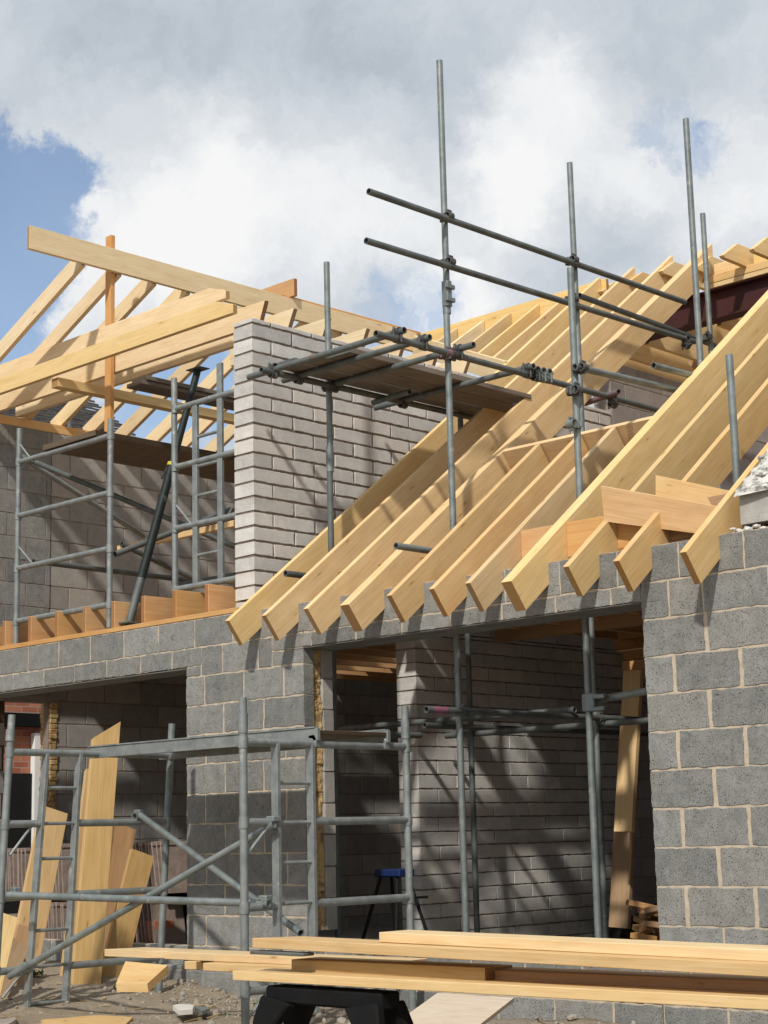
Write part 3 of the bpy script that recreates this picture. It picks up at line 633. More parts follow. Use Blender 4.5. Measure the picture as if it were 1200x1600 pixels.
# spigot joints
for p in ((-3.1, .56, 4.42), (-4.4, .593, 3.45)):
    tube('joint_sleeve', (p[0], p[1], p[2]-.10), (p[0], p[1], p[2]+.10), GALV, .030, sc, .005)
bm = bmesh.new(); boxbm(bm, (-.03, -.028, -.10), (.03, .028, .10), .006)
for z in (-.05, .05): boxbm(bm, (.02, -.045, z-.016), (.045, .045, z+.016), .003)
link('sleeve_coupler', bm, GALV, Matrix.Translation((-3.09, .555, 4.47)), sc)
Y1, Z1 = Vector((0, 1, 0)), Vector((0, 0, 1)); X1 = Vector((1, 0, 0))
OX = .051
S('guard_rail', aX(576, 299, -3.1+OX), aX(1070, 472, -3.1+OX), GALV_D)
S('guard_rail', aX(572, 376, -3.1+OX), aX(1085, 534, -3.1+OX), GALV_D)
S('guard_rail', aX(905, 462, -3.1-OX), aX(1130, 545, -3.1-OX), GALV_D)
for z in (5.02, 4.665): coupler((-3.1+.026, .56, z+.045), Y1, Z1, parent=sc)
for px, py in ((893, 407), (893, 468)): coupler(aX(px, py, -3.07), Y1, Z1, parent=sc)
coupler(aX(1072, 535, -3.04), Y1, X1, parent=sc); coupler(aX(1102, 527, -3.06), Y1, Z1, parent=sc)
S('ledger', (-3.05, -.25, 4.0), (-3.05, 3.30, 4.0), GALV_D)          # outer platform ledger
S('ledger', aX(408, 578, -4.36), aX(748, 655, -4.36), GALV_D)       # inner platform ledger
cpk = coupler((-3.08, .50, 4.0), Y1, Z1, PINKP, sc); coupler((-3.075, .555, 4.0), Z1, Y1, parent=sc)
coupler((-4.385, .58, 4.03), Y1, Z1, parent=sc)
ZT2 = 4.052
TR = []
for (a, b), dz in ((((386, 589), (627, 519)), 0), (((440, 594), (653, 534)), 0), (((512, 601), (745, 540)), 0), (((606, 642), (813, 567)), 0)):
    p, q = aZ(a[0], a[1], ZT2), aZ(b[0], b[1], ZT2); ym = (p.y+q.y)/2
    p = Vector((min(p.x, -4.45), ym, ZT2)); q = Vector((max(q.x, -2.98), ym, ZT2)); TR.append((p, q)); S('transom', p, q, GALV_D)
    coupler((-3.05, ym, 4.028), X1, Y1, parent=sc); coupler((-4.36, ym, 4.045), X1, Y1, parent=sc)
S('transom', aZ(583, 629, 4.0), aZ(640, 612, 4.0), GALV_D)
# bundle of fittings at the right end of the fourth transom
for k in range(3): coupler(Vector((-3.02+.01*k, TR[3][0].y+.07+.06*k, 4.01)), X1, Y1, GALV if k else CLAMP, sc)
# rails over the framed opening
p, q = aX(898, 573, -1.95), aX(1062, 611, -1.95); S('ledger', p, q, GALV)
coupler(p+Vector((0, .06, 0)), Y1, Z1, parent=sc)
coupler(aX(897, 663, -1.99), Z1, X1, GALV, sc); coupler(aX(897, 610, -1.97), Y1, Z1, parent=sc)
S('ledger', aX(1021, 571, -1.9), aX(1100, 592, -1.9), GALV)
S('tie_tube', aX(967, 612, -2.9), aX(915, 630, -3.35), PINKP)
coupler(aX(957, 627, -3.04), Y1, X1, parent=sc)
S('ledger', (-4.37, -.10+.18, 2.50), (-4.37, 2.3, 2.50), GALV_D)      # tube ends poking out between the rafters
S('ledger', (-3.06, -.09, 2.515), (-3.06, 2.4, 2.52), GALV)
# ground floor ledgers
S('ledger', (-3.05, .16, 1.40), (-3.05, 5.2, 1.41), GALV_D); S('ledger', (-4.36, 1.55, 1.41), (-4.36, 4.75, 1.42), GALV_D)
S('ledger', (-4.36, .22, 1.31), (-4.36, 1.50, 1.33), GALV_D)
tube('pink_mark', (-3.05, .22, 1.4), (-3.05, .36, 1.4), PINKP, .0247, sc, .001)
for y, z in ((.555, 1.40), (2.13, 1.40), (3.9, 1.41)): coupler((-3.08, y, z), Y1, Z1, GALV_D, sc)
S('transom', aY(921, 1096, .66), aY(1050, 1073, .66), GALV)
bm = bmesh.new(); boxbm(bm, (-.05, -.03, -.06), (.05, .03, .06), .008); boxbm(bm, (.03, -.028, .02), (.13, .028, .05), .006); boxbm(bm, (.03, -.028, -.06), (.13, .028, -.03), .006)
link('beam_clamp', bm, GALV, Matrix.Translation(aY(922, 1098, .60)), sc)
S('transom', (-5.9, 1.75, 1.46), (-3.0, 1.75, 1.45), GALV_D); S('transom', (-4.7, 2.18, 1.36), (-1.3, 2.18, 1.36), GALV_D)
for x, y in ((-3.1, .555), (-2, .6), (-4.4, .59), (-3.1, 2.13), (-4.4, 2.15), (-2.0, 2.19)): box('base_plate', (x-.075, y-.075, -.449), (x+.075, y+.075, -.443), GALV_D, sc, 0)
# platform boards
PB = [(-4.385, -4.165), (-4.15, -3.93), (-3.915, -3.70)]
for k, (xa, xb) in enumerate(PB):
    y0, y1 = [(.02, 2.9), (.09, 2.6), (.13, 2.25)][k]
    b_ = empty('scaffold_board', ((xa+xb)/2, 1.4, 4.08), ['weathered scaffold board on the side nearest the cross wall', 'middle weathered scaffold board of the three on the high platform', 'outermost weathered scaffold board on the platform in front of the cross wall'][k], 'scaffold board', 'boards of the high platform')
    board('plank', ((xa+xb)/2, y0, 4.098), ((xa+xb)/2, y1, 4.098), .22, .038, T_OLD, parent=b_)
    for yy in (y0+.012, y1-.012): board('end_band', (xa+.002, yy, 4.098), (xb-.002, yy, 4.098), .026, .040, GALV_D, parent=b_, bev=0)

# ---------------------------------------------------------------- upper left tower
t1 = empty('access_tower', (-7.2, 1, 2.5), 'upper aluminium access tower standing on the joists beneath the left roof', 'access tower')
def T(name, p0, p1, m=ALU, r=.0254, par=None): return tube(name, p0, p1, m, r, par or t1)
def collar(p, par, d=Z1, m=ALU): return tube('collar', Vector(p)-d*.035, Vector(p)+d*.035, m, .031, par, .004)
XA, XB, YF, YR = -7.92, -6.55, .085, 1.88
T('pole', (XA, YF, 2.28), (XA, YF, 4.27)); T('pole', (XB, YF, 2.31), (XB, YF, 4.10))
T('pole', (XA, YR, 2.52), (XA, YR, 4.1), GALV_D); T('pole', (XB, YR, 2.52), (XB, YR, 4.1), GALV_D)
Y2 = .24
T('pole', aY(274, 962, Y2), aY(272, 591, Y2))
for z in (2.505, 2.98, 3.46, 3.955): T('rung', (XA, YF, z), (XB, YF, z)); collar((XA, YF, z), t1); collar((XB, YF, z), t1)
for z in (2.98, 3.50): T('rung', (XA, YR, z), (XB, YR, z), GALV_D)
def stile(p0, p1, par, m=ALU): return board('ladder_stile', p0, p1, .028, .06, m, up=(1, 0, 0), parent=par)
xp = aY(274, 800, Y2).x; xs1, xs2 = aY(306, 800, Y2).x, aY(345, 800, Y2).x
for py in (639, 730, 826, 921): z = aY(275, py, Y2).z; T('rung', (xp, Y2, z), (-5.04, Y2, z)); collar((xp, Y2, z), t1)
z0_, z1_ = aY(275, 921, Y2).z, aY(275, 639, Y2).z
stile((xs1, Y2, z0_), (xs1, Y2, z1_+.02), t1); stile((xs2, Y2, z0_), (xs2, Y2, aY(345, 567, Y2).z), t1)
for k in range(1, 6): T('ladder_rung', (xs1, Y2, z0_+k*.245), (xs2, Y2, z0_+k*.245), r=.014)
T('brace', aX(30, 712, XA-.02), aX(225, 838, XA-.02)); 
T('brace', (XA+.05, YF, 4.0), (XB, YR, 3.05), GALV_D); 
T('brace', aX(52, 877, XA), aX(305, 908, XA), GALV_D); T('brace', aX(190, 850, -7.0), aX(365, 935, -7.0), GALV_D)
for (a, b) in (((28, 690), (52, 722)), ((26, 850), (50, 880))): T('gusset_brace', aY(*a, YF), aY(*b, YF), r=.010)
for (a, b) in (((276, 790), (299, 819)), ((352, 813), (364, 792))): T('gusset_brace', aY(*a, Y2), aY(*b, Y2), r=.010)
T('brace', aX(180, 866, XB), aX(365, 795, XB), GALV_D)
# decks of that tower
box('deck', (-7.50, .05, 3.985), (-6.72, 2.7, 4.035), T_DRK, t1) 
zz = 4.52
pl = aZ(210, 600, zz)
for k in range(2):
    setp(board('scaffold_board', (pl.x+.0+.02*k, pl.y+.04*k, zz-.0+.04*k), (pl.x+.02*k, pl.y+1.9, zz+.04*k), .225, .038, T_OLD), ['lower of two stacked dark boards near the top of the upper tower', 'upper of two stacked dark boards near the top of the upper tower'][k], 'scaffold board')
setp(board('batten', aY(186, 858, 1.2), aY(368, 818, 1.2), .05, .055, T_YEL), 'light yellow batten lying across the tower rungs behind the dark prop', 'batten')
# acrow prop
pr = empty('adjustable_prop', aY(202, 973, .12), 'dark green adjustable steel prop leaning beside the upper tower', 'prop')
q0, q1 = aY(202, 973, .12), aY(309, 578, .72); dd = (q1-q0); qm = q0+dd*.62; q2 = q0+dd*.17
tube('outer_tube', q2, qm, DGREEN, .038, pr); tube('inner_tube', qm, q1, DGREEN, .031, pr); tube('foot_tube', q0, q2, GALV_D, .034, pr)
tube('collar', qm-dd.normalized()*.03, qm, YELP, .042, pr); tube('handle', qm+Vector((0, 0, .05)), qm+Vector((-.13, -.02, -.12)), CLAMP, .008, pr, .002)
box('foot_plate', q0+Vector((-.07, -.07, -.01)), q0+Vector((.07, .07, .002)), GALV_D, pr, 0); box('head_plate', q1+Vector((-.09, -.06, 0)), q1+Vector((.09, .06, .008)), GALV_D, pr, 0)

# ---------------------------------------------------------------- ground level tower in front
t2 = empty('access_tower', (-4, -1, -.7), 'aluminium access tower on the ground in front of the left opening', 'access tower')
FX, y0, y1 = -2.95, -1.592, -.158
zg = -.68
def P2(n, a, b, m=ALU, r=.0254): return tube(n, a, b, m, r, t2)
P2('pole', (FX, y0, -.12), (FX, y0, 1.405)); P2('pole', (FX, y0, zg), (FX, y0, -.14)); P2('pole', (FX, y1, zg), (FX, y1, 1.405))
for y in (y0, y1):
    tube('spigot_sleeve', (FX, y, 1.19), (FX, y, 1.31), ALU, .030, t2, .005)
zr = [1.135, .655, .155, -.33]
for z in zr:
    for y in (y0, y1): collar((FX, y, z), t2)
ys1, ys2 = aX(432, 1300, FX).y, aX(487, 1300, FX).y
for y in (ys1, ys2): stile((FX, y, zg+.05 if y == ys1 else -.5), (FX, y, 1.13), t2)
for z in zr:
    P2('rail', (FX, y0, z), (FX, ys1, z)); P2('rail', (FX, ys2, z), (FX, y1, z))
P2('rail', (FX, ys1, zr[0]), (FX, ys2, zr[0]))
for k in range(1, 7): P2('ladder_rung', (FX, ys1, 1.135-.2425*k), (FX, ys2, 1.135-.2425*k), r=.012)
P2('gusset_brace', aX(386, 1335, FX), aX(424, 1285, FX), r=.010); P2('gusset_brace', aX(378, 1605, FX), aX(418, 1550, FX), r=.010); P2('gusset_brace', aX(600, 1545, FX), aX(630, 1590, FX), r=.010)
box('base_ledge', (FX-.09, y0-.09, -.118), (FX+.09, y0+.09, -.106), GALV_D, t2, 0)
LX = -5.2
def lp(px, py): return aX(px, py, LX)
lt, lb = lp(18.5, 1117), lp(-14, 1640); P2('pole', lt, lb); tube('spigot_sleeve', lp(16.5, 1140), lp(15, 1158), ALU, .031, t2, .005)
rt, rb_ = lp(268.5, 1131), lp(247, 1575); P2('pole', rt, rb_, GALV)
def on(a, b, py_a, py_b, f):
    return a
stA, stB = (lp(72, 1178), lp(40, 1592)), (lp(124, 1178), lp(101, 1586))
for a, b in (stA, stB): stile(b, a, t2)
def lerp_at(a, b, z): t = (z-a.z)/(b.z-a.z); return a+(b-a)*t
for py in (1176, 1287, 1400, 1513):
    z = lp(60, py).z; P2('rail', lerp_at(lt, lb, z), lerp_at(*stA, z)); P2('rail', lerp_at(*stB, z), lerp_at(rt, rb_, z))
    collar(lerp_at(lt, lb, z), t2); collar(lerp_at(rt, rb_, z), t2)
    if py == 1176: P2('rail', lerp_at(*stA, z), lerp_at(*stB, z))
for py in (1231, 1287, 1342, 1454, 1510, 1568): z = lp(60, py).z; P2('ladder_rung', lerp_at(*stA, z), lerp_at(*stB, z), r=.012)
for a, b in (((15, 1337), (50, 1290)), ((3, 1560), (36, 1518))): P2('gusset_brace', lp(*a), lp(*b), r=.010)
P2('diagonal_brace', lp(12, 1525)+Vector((.05, -.02, 0)), aX(428, 1288, FX+.05), GALV, .0225); P2('diagonal_brace', lp(213, 1274)+Vector((.05, 0, 0)), aX(470, 1458, FX+.02), GALV, .0225)
P2('horizontal_brace', lp(12, 1398)+Vector((.05, -.03, 0)), aX(420, 1412, FX+.05), GALV, .0235)
for (px, py, X) in ((424, 1288, FX), (412, 1412, FX), (22, 1398, LX), (38, 1515, LX), (216, 1276, LX)):
    p = aX(px, py, X); bm = bmesh.new(); tubebm(bm, (0, -.035, 0), (0, .035, 0), .036, 14, .01); boxbm(bm, (-.02, -.03, .015), (.05, .03, .05), .006)
    link('brace_hook', bm, GALV, Matrix.Translation(p), t2)
dk = empty('tower_deck', (-4, -.7, 1.2), 'grey aluminium deck spanning the two ladder frames of the ground tower', 'deck')
ya, yb = aX(487, 1150, FX).y, aX(602, 1152, FX).y
bm = bmesh.new(); M0 = Matrix.Identity(4)
for y in (ya, yb-.03): boxbm(bm, (LX-.10, y, 1.155), (FX+.05, y+.03, 1.235), .003)
for y in (ya-.008, yb-.03): boxbm(bm, (LX-.11, y, 1.2355), (FX+.03, y+.038, 1.245), .0)
link('side_beam', bm, ALU, M0, dk); box('deck_panel', (LX+.07, ya+.031, 1.20), (FX+.04, yb-.031, 1.222), T_DRK, dk)
for y in (ya+.02, yb-.02):
    bm = bmesh.new(); prism(bm, [(0, 0), (.05, .005), (.07, -.02), (.065, -.075), (.05, -.075), (.05, -.035), (.03, -.02), (0, -.02)], -.02, .02, .002); link('hook', bm, ALU, Matrix.Translation((FX-.03, y, 1.19)), dk)

# ---------------------------------------------------------------- timber leaning in the left opening
def lean(px0, py0, Y0, px1, py1, Y1_, wd, t, m, label, bevel=0, up=(0, -1, .1), nm='leaning_plank', grp='planks leaning in the left opening'):
    a, b = aY(px0, py0, Y0), aY(px1, py1, Y1_); M, ln = frame(a, b, up); pts = None
    bm = bmesh.new()
    # wide face toward the camera: width along local Y
    v = [(0, -wd/2), (ln, -wd/2), (ln+bevel, wd/2), (0, wd/2)]
    a_ = [bm.verts.new((x, y, -t/2)) for x, y in v]; b_ = [bm.verts.new((x, y, t/2)) for x, y in v]
    bm.faces.new(a_[::-1]); bm.faces.new(b_)
    for i in range(4): bm.faces.new((a_[i], a_[(i+1) % 4], b_[(i+1) % 4], b_[i]))
    bmesh.ops.recalc_face_normals(bm, faces=bm.faces); bmesh.ops.bevel(bm, geom=list(bm.edges), offset=.002, segments=1, affect='EDGES')
    return setp(link(nm, bm, m, M), label, 'plank', grp)
FV = (1, -.25, .1)
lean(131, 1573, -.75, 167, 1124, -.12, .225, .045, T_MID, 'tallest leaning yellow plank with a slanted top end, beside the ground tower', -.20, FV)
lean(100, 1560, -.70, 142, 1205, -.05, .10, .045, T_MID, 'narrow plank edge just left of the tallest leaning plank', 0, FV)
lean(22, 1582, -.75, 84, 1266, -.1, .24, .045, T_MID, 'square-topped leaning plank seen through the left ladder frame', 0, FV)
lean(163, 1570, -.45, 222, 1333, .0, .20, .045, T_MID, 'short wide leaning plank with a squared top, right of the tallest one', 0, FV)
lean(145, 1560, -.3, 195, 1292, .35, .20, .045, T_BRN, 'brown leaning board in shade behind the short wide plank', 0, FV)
lean(-30, 1600, -1.9, 10, 1430, -1.6, .16, .045, T_YEL, 'plank end at the left picture edge beside the tower pole', 0, FV)
lean(-10, 1560, -1.6, 28, 1475, -1.2, .17, .045, T_BRN, 'short dark offcut standing behind the plank at the left picture edge', 0, FV)
lean(8, 1600, -1.3, 45, 1450, -1.0, .18, .04, T_BRN, 'brown offcut low behind the left ladder frame', 0, FV)

# stacked roof tiles behind the left opening
cnt = 0
def tiles(px, py, Y, n, w_, h, lean_, where, dirx=.035):
    global cnt
    o = aY(px, py, Y); src = None
    for k in range(n):
        if src is None:
            bm = bmesh.new(); boxbm(bm, (-.006, -w_/2, 0), (.006, w_/2, h), .002); boxbm(bm, (.006, -w_/2, h-.03), (.016, w_/2, h-.01), .0)
            src = link('roof_tile', bm, SLATE2); t_ = src
        else: t_ = src.copy(); COL.objects.link(t_)
        t_.matrix_basis = Matrix.Translation((o.x+k*dirx, o.y+jit(.01), o.z+jit(.004))) @ Matrix.Rotation(lean_+jit(.03), 4, 'Y')
        setp(t_, 'concrete roof tile standing on edge in the row ' + where, 'roof tile', 'roof tiles standing ' + where)
setp(box('damp_membrane', (-8.3, .70, -.45), (-5.46, .72, .14), VOID), 'black membrane sheet hanging behind the rows of roof tiles', 'sheet')  # added black backing that gives the dark gaps between the tiles
tiles(28, 1400, .45, 9, .33, .42, -.06, 'at the far left below the window', .046)
tiles(28, 1500, .42, 8, .33, .40, -.06, 'at the far left on the ground', .046)
tiles(88, 1395, .5, 8, .33, .42, -.10, 'beside the leaning plank, upper tier', .046)
tiles(86, 1475, .48, 9, .33, .36, -.08, 'beside the leaning plank, lower tier', .046)
tiles(232, 1395, .55, 10, .33, .42, -.16, 'against the right side of the left opening, upper tier', .046)
tiles(196, 1478, .5, 14, .33, .40, -.16, 'against the right side of the left opening, lower tier', .046)
for i, (a, b, Y, m, lab) in enumerate((((15, 1500), (285, 1500), .30, T_DRK, 'dark pallet slat under the stacked roof tiles'),)):
    p, q = aY(*a, Y), aY(*b, Y); setp(board('pallet_slat', p-Vector((0, -.15, .02)), q-Vector((0, -.15, .02)), .4, .05, m), lab, 'pallet')
setp(box('rubble_bag', aY(215, 1470, .35), aY(215, 1470, .35)+Vector((.22, .2, .16)), CHIP), 'reddish block of packed rubble among the tiles', 'rubble')
# rubble shelf behind the tiles
bm = bmesh.new()
for i in range(160):
    p = Vector((random.uniform(-7.8, -5.5), random.uniform(.7, 1.5), random.uniform(.15, .42))); s = random.uniform(.03, .09)
    bmesh.ops.create_icosphere(bm, subdivisions=1, radius=s, matrix=Matrix.Translation(p) @ Matrix.Rotation(random.random()*3, 4, Vector((jit(1), jit(1), jit(1)))) @ Matrix.Diagonal((1.3, .9, .6, 1)))
boxbm(bm, (-7.9, .7, -.1), (-5.45, 1.5, .17), .01)
setp(link('rubble_heap', bm, STONE), 'heap of broken masonry in the shade of the left room', 'rubble', kind='stuff')

# ---------------------------------------------------------------- neighbour seen through the left side
nb = empty('neighbour_house', (-15, 3, -.6), 'neighbouring red brick house with a dark slate roof behind the left roof timbers', 'house')
rp, ep = aY(100, 590, 9.2), aY(190, 664, 9.2)
k = (ep-rp); EV = 3.6; kf = (EV-rp.z)/k.z; exn = rp.x+k.x*kf; 
box('wall', (2*rp.x-exn+.5, -6.9, -.7), (exn-.395, 9, EV+.05), BRICK, nb, 0)

bm = bmesh.new(); nrow = 64
for i in range(nrow):
    f0, f1 = i/nrow, (i+1)/nrow
    a = rp+k*kf*f0; b = rp+k*kf*f1; up = Vector((0, 0, .035))
    q = [a+Vector((0, 0, .0)), b+Vector((0, 0, .03)), b+Vector((0, -16, .03)), a+Vector((0, -16, 0))]
    nseg = 70
    for s in range(nseg):
        y0_, y1_ = -16*s/nseg, -16*(s+.97)/nseg; h = jit(.006)
        v = [bm.verts.new(z_) for z_ in (a+Vector((0, y0_, .0+h)), b+Vector((0, y0_, .04+h)), b+Vector((0, y1_, .04+h)), a+Vector((0, y1_, .0+h)))]
        v2 = [bm.verts.new(x_.co-Vector((0, 0, .035))) for x_ in v]
        bm.faces.new(v); bm.faces.new(v2[::-1])
        for i2 in range(4): bm.faces.new((v[i2], v2[i2], v2[(i2+1) % 4], v[(i2+1) % 4]))
bmesh.ops.recalc_face_normals(bm, faces=bm.faces)
link('roof', bm, SLATE, Matrix.Identity(4), nb)
bm = bmesh.new(); prism(bm, [(2*rp.x-exn+.5, EV+.051), (exn-.40, EV+.051), (rp.x, rp.z-.12)], -6.9, 9.0, 0); link('gable', bm, BRICK, Matrix.Identity(4), nb)
dw = aX(57, 1145, -12.9); box('door_frame', (-12.99, dw.y-.02, -.6), (-12.90, dw.y+.14, dw.z), WHITEP, nb)
d0, d1 = aX(14, 1208, -12.9), aX(56, 1208, -12.9); box('dark_doorway', (-12.99, d0.y-.3, -.6), (-12.95, d1.y, d0.z), VOID, nb, 0)
box('downpipe', (-12.98, aX(30, 1120, -12.9).y-.5, aX(30, 1122, -12.9).z-.1), (-12.85, aX(75, 1120, -12.9).y, aX(30, 1122, -12.9).z+.06), BLACKP, nb)
# vent pipes above the neighbour roof
for px, py, lab in ((109, 536, 'short dark vent pipe standing above the left ceiling tie'), (109, 606, 'grey pipe in front of the slate roof')):
    p = aY(px, py, 5); setp(tube('vent_pipe', p-Vector((0, 0, .9)), p, GALV_D, .032), lab, 'pipe')

# ---------------------------------------------------------------- timber stack on the sawhorse
def pt(px, py, Y): return aY(px, py, Y)
def plank(pxl, pyl, pxr, pyr, Y, wd, t, m, label, grp='planks of the foreground stack', outline=None, rot=0, xr=None):
    """front top edge runs between two photo points on plane Y"""
    a, b = aY(pxl, pyl, Y), aY(pxr, pyr, Y)
    if xr is not None: b = a+(b-a)*((xr-a.x)/(b.x-a.x))
    M, ln = frame(a, b); bm = bmesh.new()
    v = outline(ln, wd) if outline else [(0, 0), (ln, 0), (ln, wd), (0, wd)]
    a_ = [bm.verts.new((x, y, -t)) for x, y in v]; b_ = [bm.verts.new((x, y, 0)) for x, y in v]; n = len(v)
    bm.faces.new(a_[::-1]); bm.faces.new(b_)
    for i in range(n): bm.faces.new((a_[i], a_[(i+1) % n], b_[(i+1) % n], b_[i]))
    bmesh.ops.recalc_face_normals(bm, faces=bm.faces); bmesh.ops.bevel(bm, geom=list(bm.edges), offset=.0025, segments=1, affect='EDGES')
    if rot: M = M @ Matrix.Rotation(rot, 4, 'Z')
    return setp(link('plank', bm, m, M), label, 'plank', grp)
T_STK = timber('stack_pine', (.68, .48, .235), (.74, .56, .31))
plank(592, 1456.5, 1200, 1484, -2.42, .21, .047, T_STK, 'topmost plank of the stack, dusty on top, starting halfway along', xr=2.2)
plank(394, 1465.5, 1200, 1506, -2.50, .225, .050, T_STK, 'pale plank directly beneath the topmost one, its square end furthest left of the upper pair', xr=2.2, outline=lambda l, w_: [(0, 0), (l, 0), (l, w_), (.14, w_)])
plank(455, 1499, 757, 1512, -2.40, .20, .088, T_MID, 'short thick shaded block of timber between the upper and lower planks')
plank(700, 1513, 1200, 1533, -2.33, .20, .05, T_BRN, 'recessed dark plank on the right between the upper and lower ones', xr=2.2)
plank(775, 1532, 1200, 1551, -2.36, .20, .03, T_BRN, 'thin recessed slat resting on the bottom front plank', xr=2.2)
plank(363, 1517, 1200, 1559.5, -2.52, .22, .046, T_STK, 'bottom front plank of the stack lying on the black sawhorse', xr=2.2)
plank(317, 1504.5, 520, 1513, -2.20, .2, .042, T_STK, 'plank end under the notched one at the left of the stack', xr=.5)
plank(288, 1502, 306, 1502, -2.15, .14, .045, T_STK, 'small square plank end at the left under the notch')
def notched(l, w_): return [(0, 0), (.42, 0), (.55, .055), (.57, .0), (l, 0), (l, w_), (.10, w_)]
plank(163, 1483, 620, 1502, -2.12, .225, .042, T_STK, 'notched plank sticking out furthest left at the back of the stack', outline=notched)
# plank with bevelled end pointing at the viewer
cn = [aY(181, 1537, -2.42), aY(230, 1537, -2.42), aY(262, 1508, -2.15), aY(196, 1502, -2.15)]
o_ = cn[0].copy(); bm = bmesh.new(); v = [bm.verts.new(q-o_) for q in cn]; v2 = [bm.verts.new(q-o_+Vector((.012, .0, -.045))) for q in cn]
bm.faces.new(v); bm.faces.new(v2[::-1])
for i in range(4): bm.faces.new((v[i], v2[i], v2[(i+1) % 4], v[(i+1) % 4]))
bmesh.ops.recalc_face_normals(bm, faces=bm.faces)
setp(link('plank', bm, T_YEL, Matrix.Translation(o_)), 'orange plank end with a slanted cut dipping out low at the left of the stack', 'plank', 'planks of the foreground stack')
bm = bmesh.new(); boxbm(bm, (-1.85, -2.52, -.02), (-1.45, -2.44, -.004), .004); setp(link('metal_wedge', bm, GALV_D), 'thin dark steel strip trapped under the pale plank near its left end', 'strip')
# sawhorse
shx = empty('sawhorse', (-1.45, -2.35, -.7), 'black plastic sawhorse under the plank stack', 'sawhorse')
s0, s1 = aY(425, 1545, -2.45), aY(606, 1545, -2.45)
zt_ = s0.z+.02
bm = bmesh.new(); prism(bm, [(s0.x, zt_-.085), (s1.x, zt_-.085), (s1.x, zt_), (s0.x, zt_)], -2.50, -2.36, .012); link('beam', bm, BLACKP, Matrix.Identity(4), shx)
for i, (xa, s) in enumerate(((s0.x, -1), (s1.x, 1))):
    for yy, sy in ((-2.49, -1), (-2.37, 1)):
        bm = bmesh.new()
        top = [(xa-s*.0, -.0), (xa-s*.17, .0)]; zb2 = -.78
        pts = [(xa+s*.0, zt_-.05), (xa+s*.035, zt_-.17), (xa+s*.02, zt_-.30), (xa+s*.07, zb2), (xa-s*.04, zb2), (xa-s*.12, zt_-.20), (xa-s*.22, zt_-.085)]
        prism(bm, pts, -.03, .03, .01)
        M = Matrix.Translation((0, yy, zt_)) @ Matrix.Rotation(R(13)*sy, 4, 'X') @ Matrix.Translation((0, 0, -zt_))
        link('leg', bm, BLACKP, M, shx)
bm = bmesh.new(); tubebm(bm, (s0.x+.02, -2.6, -.60), (s0.x+.02, -2.26, -.60), .012, 8, .003, False); link('spreader', bm, BLACKP, Matrix.Identity(4), shx)
# ramp and loose boards on the ground
M = Matrix.Identity(4)
c = [aY(684, 1551, -.75), aY(803, 1559, -.75), aY(700, 1640, -2.0), aY(560, 1640, -2.0)]
bm = bmesh.new(); v = [bm.verts.new(q) for q in c]; v2 = [bm.verts.new(q-Vector((0, 0, .02))) for q in c]
bm.faces.new(v); bm.faces.new(v2[::-1])
for i in range(4): bm.faces.new((v[i], v2[i], v2[(i+1) % 4], v[(i+1) % 4]))
bmesh.ops.recalc_face_normals(bm, faces=bm.faces)
setp(link('plywood_ramp', bm, T_PLY), 'dusty plywood sheet sloping down as a ramp to the middle opening', 'ramp')
def flat(name, pxs, z, t, m, label, cat='board', grp=None):
    c = [aZ(x, y, z) for x, y in pxs]; bm = bmesh.new(); o = c[0].copy(); v = [bm.verts.new(q-o) for q in c]; v2 = [bm.verts.new(q-o-Vector((0, 0, t))) for q in c]; n = len(c)
    bm.faces.new(v); bm.faces.new(v2[::-1])
    for i in range(n): bm.faces.new((v[i], v2[i], v2[(i+1) % n], v[(i+1) % n]))
    bmesh.ops.recalc_face_normals(bm, faces=bm.faces); return setp(link(name, bm, m, Matrix.Translation(o)), label, cat, grp)
flat('ground_plank', [(62, 1594), (118, 1584), (208, 1589), (190, 1606), (90, 1612)], -.585, .04, T_YEL, 'light plank lying on the dirt at the bottom left')
flat('ground_plank', [(10, 1590), (30, 1588), (120, 1606), (90, 1622), (0, 1612)], -.60, .03, T_PLY, 'pale dusty board lying flat in the bottom left corner')
flat('stone_slab', [(-20, 1580), (8, 1577), (26, 1592), (10, 1602), (-20, 1608)], -.56, .06, STONE, 'pale grey slab corner at the bottom left picture edge', 'slab')
setp(flat('foil_scrap', [(270, 1571), (283, 1567), (303, 1570), (301, 1577), (280, 1579)], -.52, .03, FOIL, 'crumpled cream wrapper scrap on the dirt', 'wrapper'))
setp(flat('foil_scrap', [(304, 1573), (318, 1570), (328, 1575), (316, 1580)], -.53, .025, ALU, 'shiny crumpled foil scrap next to the cream one', 'wrapper'))
# kerb of blocks at the foot of the pier
setp(masonry('footing_course', (-5.6, -.10, 0), (1, 0, 0), (0, -1, 0), cells(.0, 1.6, -.62, -.36, -.62, .225, .45, .0), .1, [B_GREY, MORT_L], None, [(0, -.62, 1.6, -.37)]), 'low course of footing blocks along the foot of the pier', 'footing')
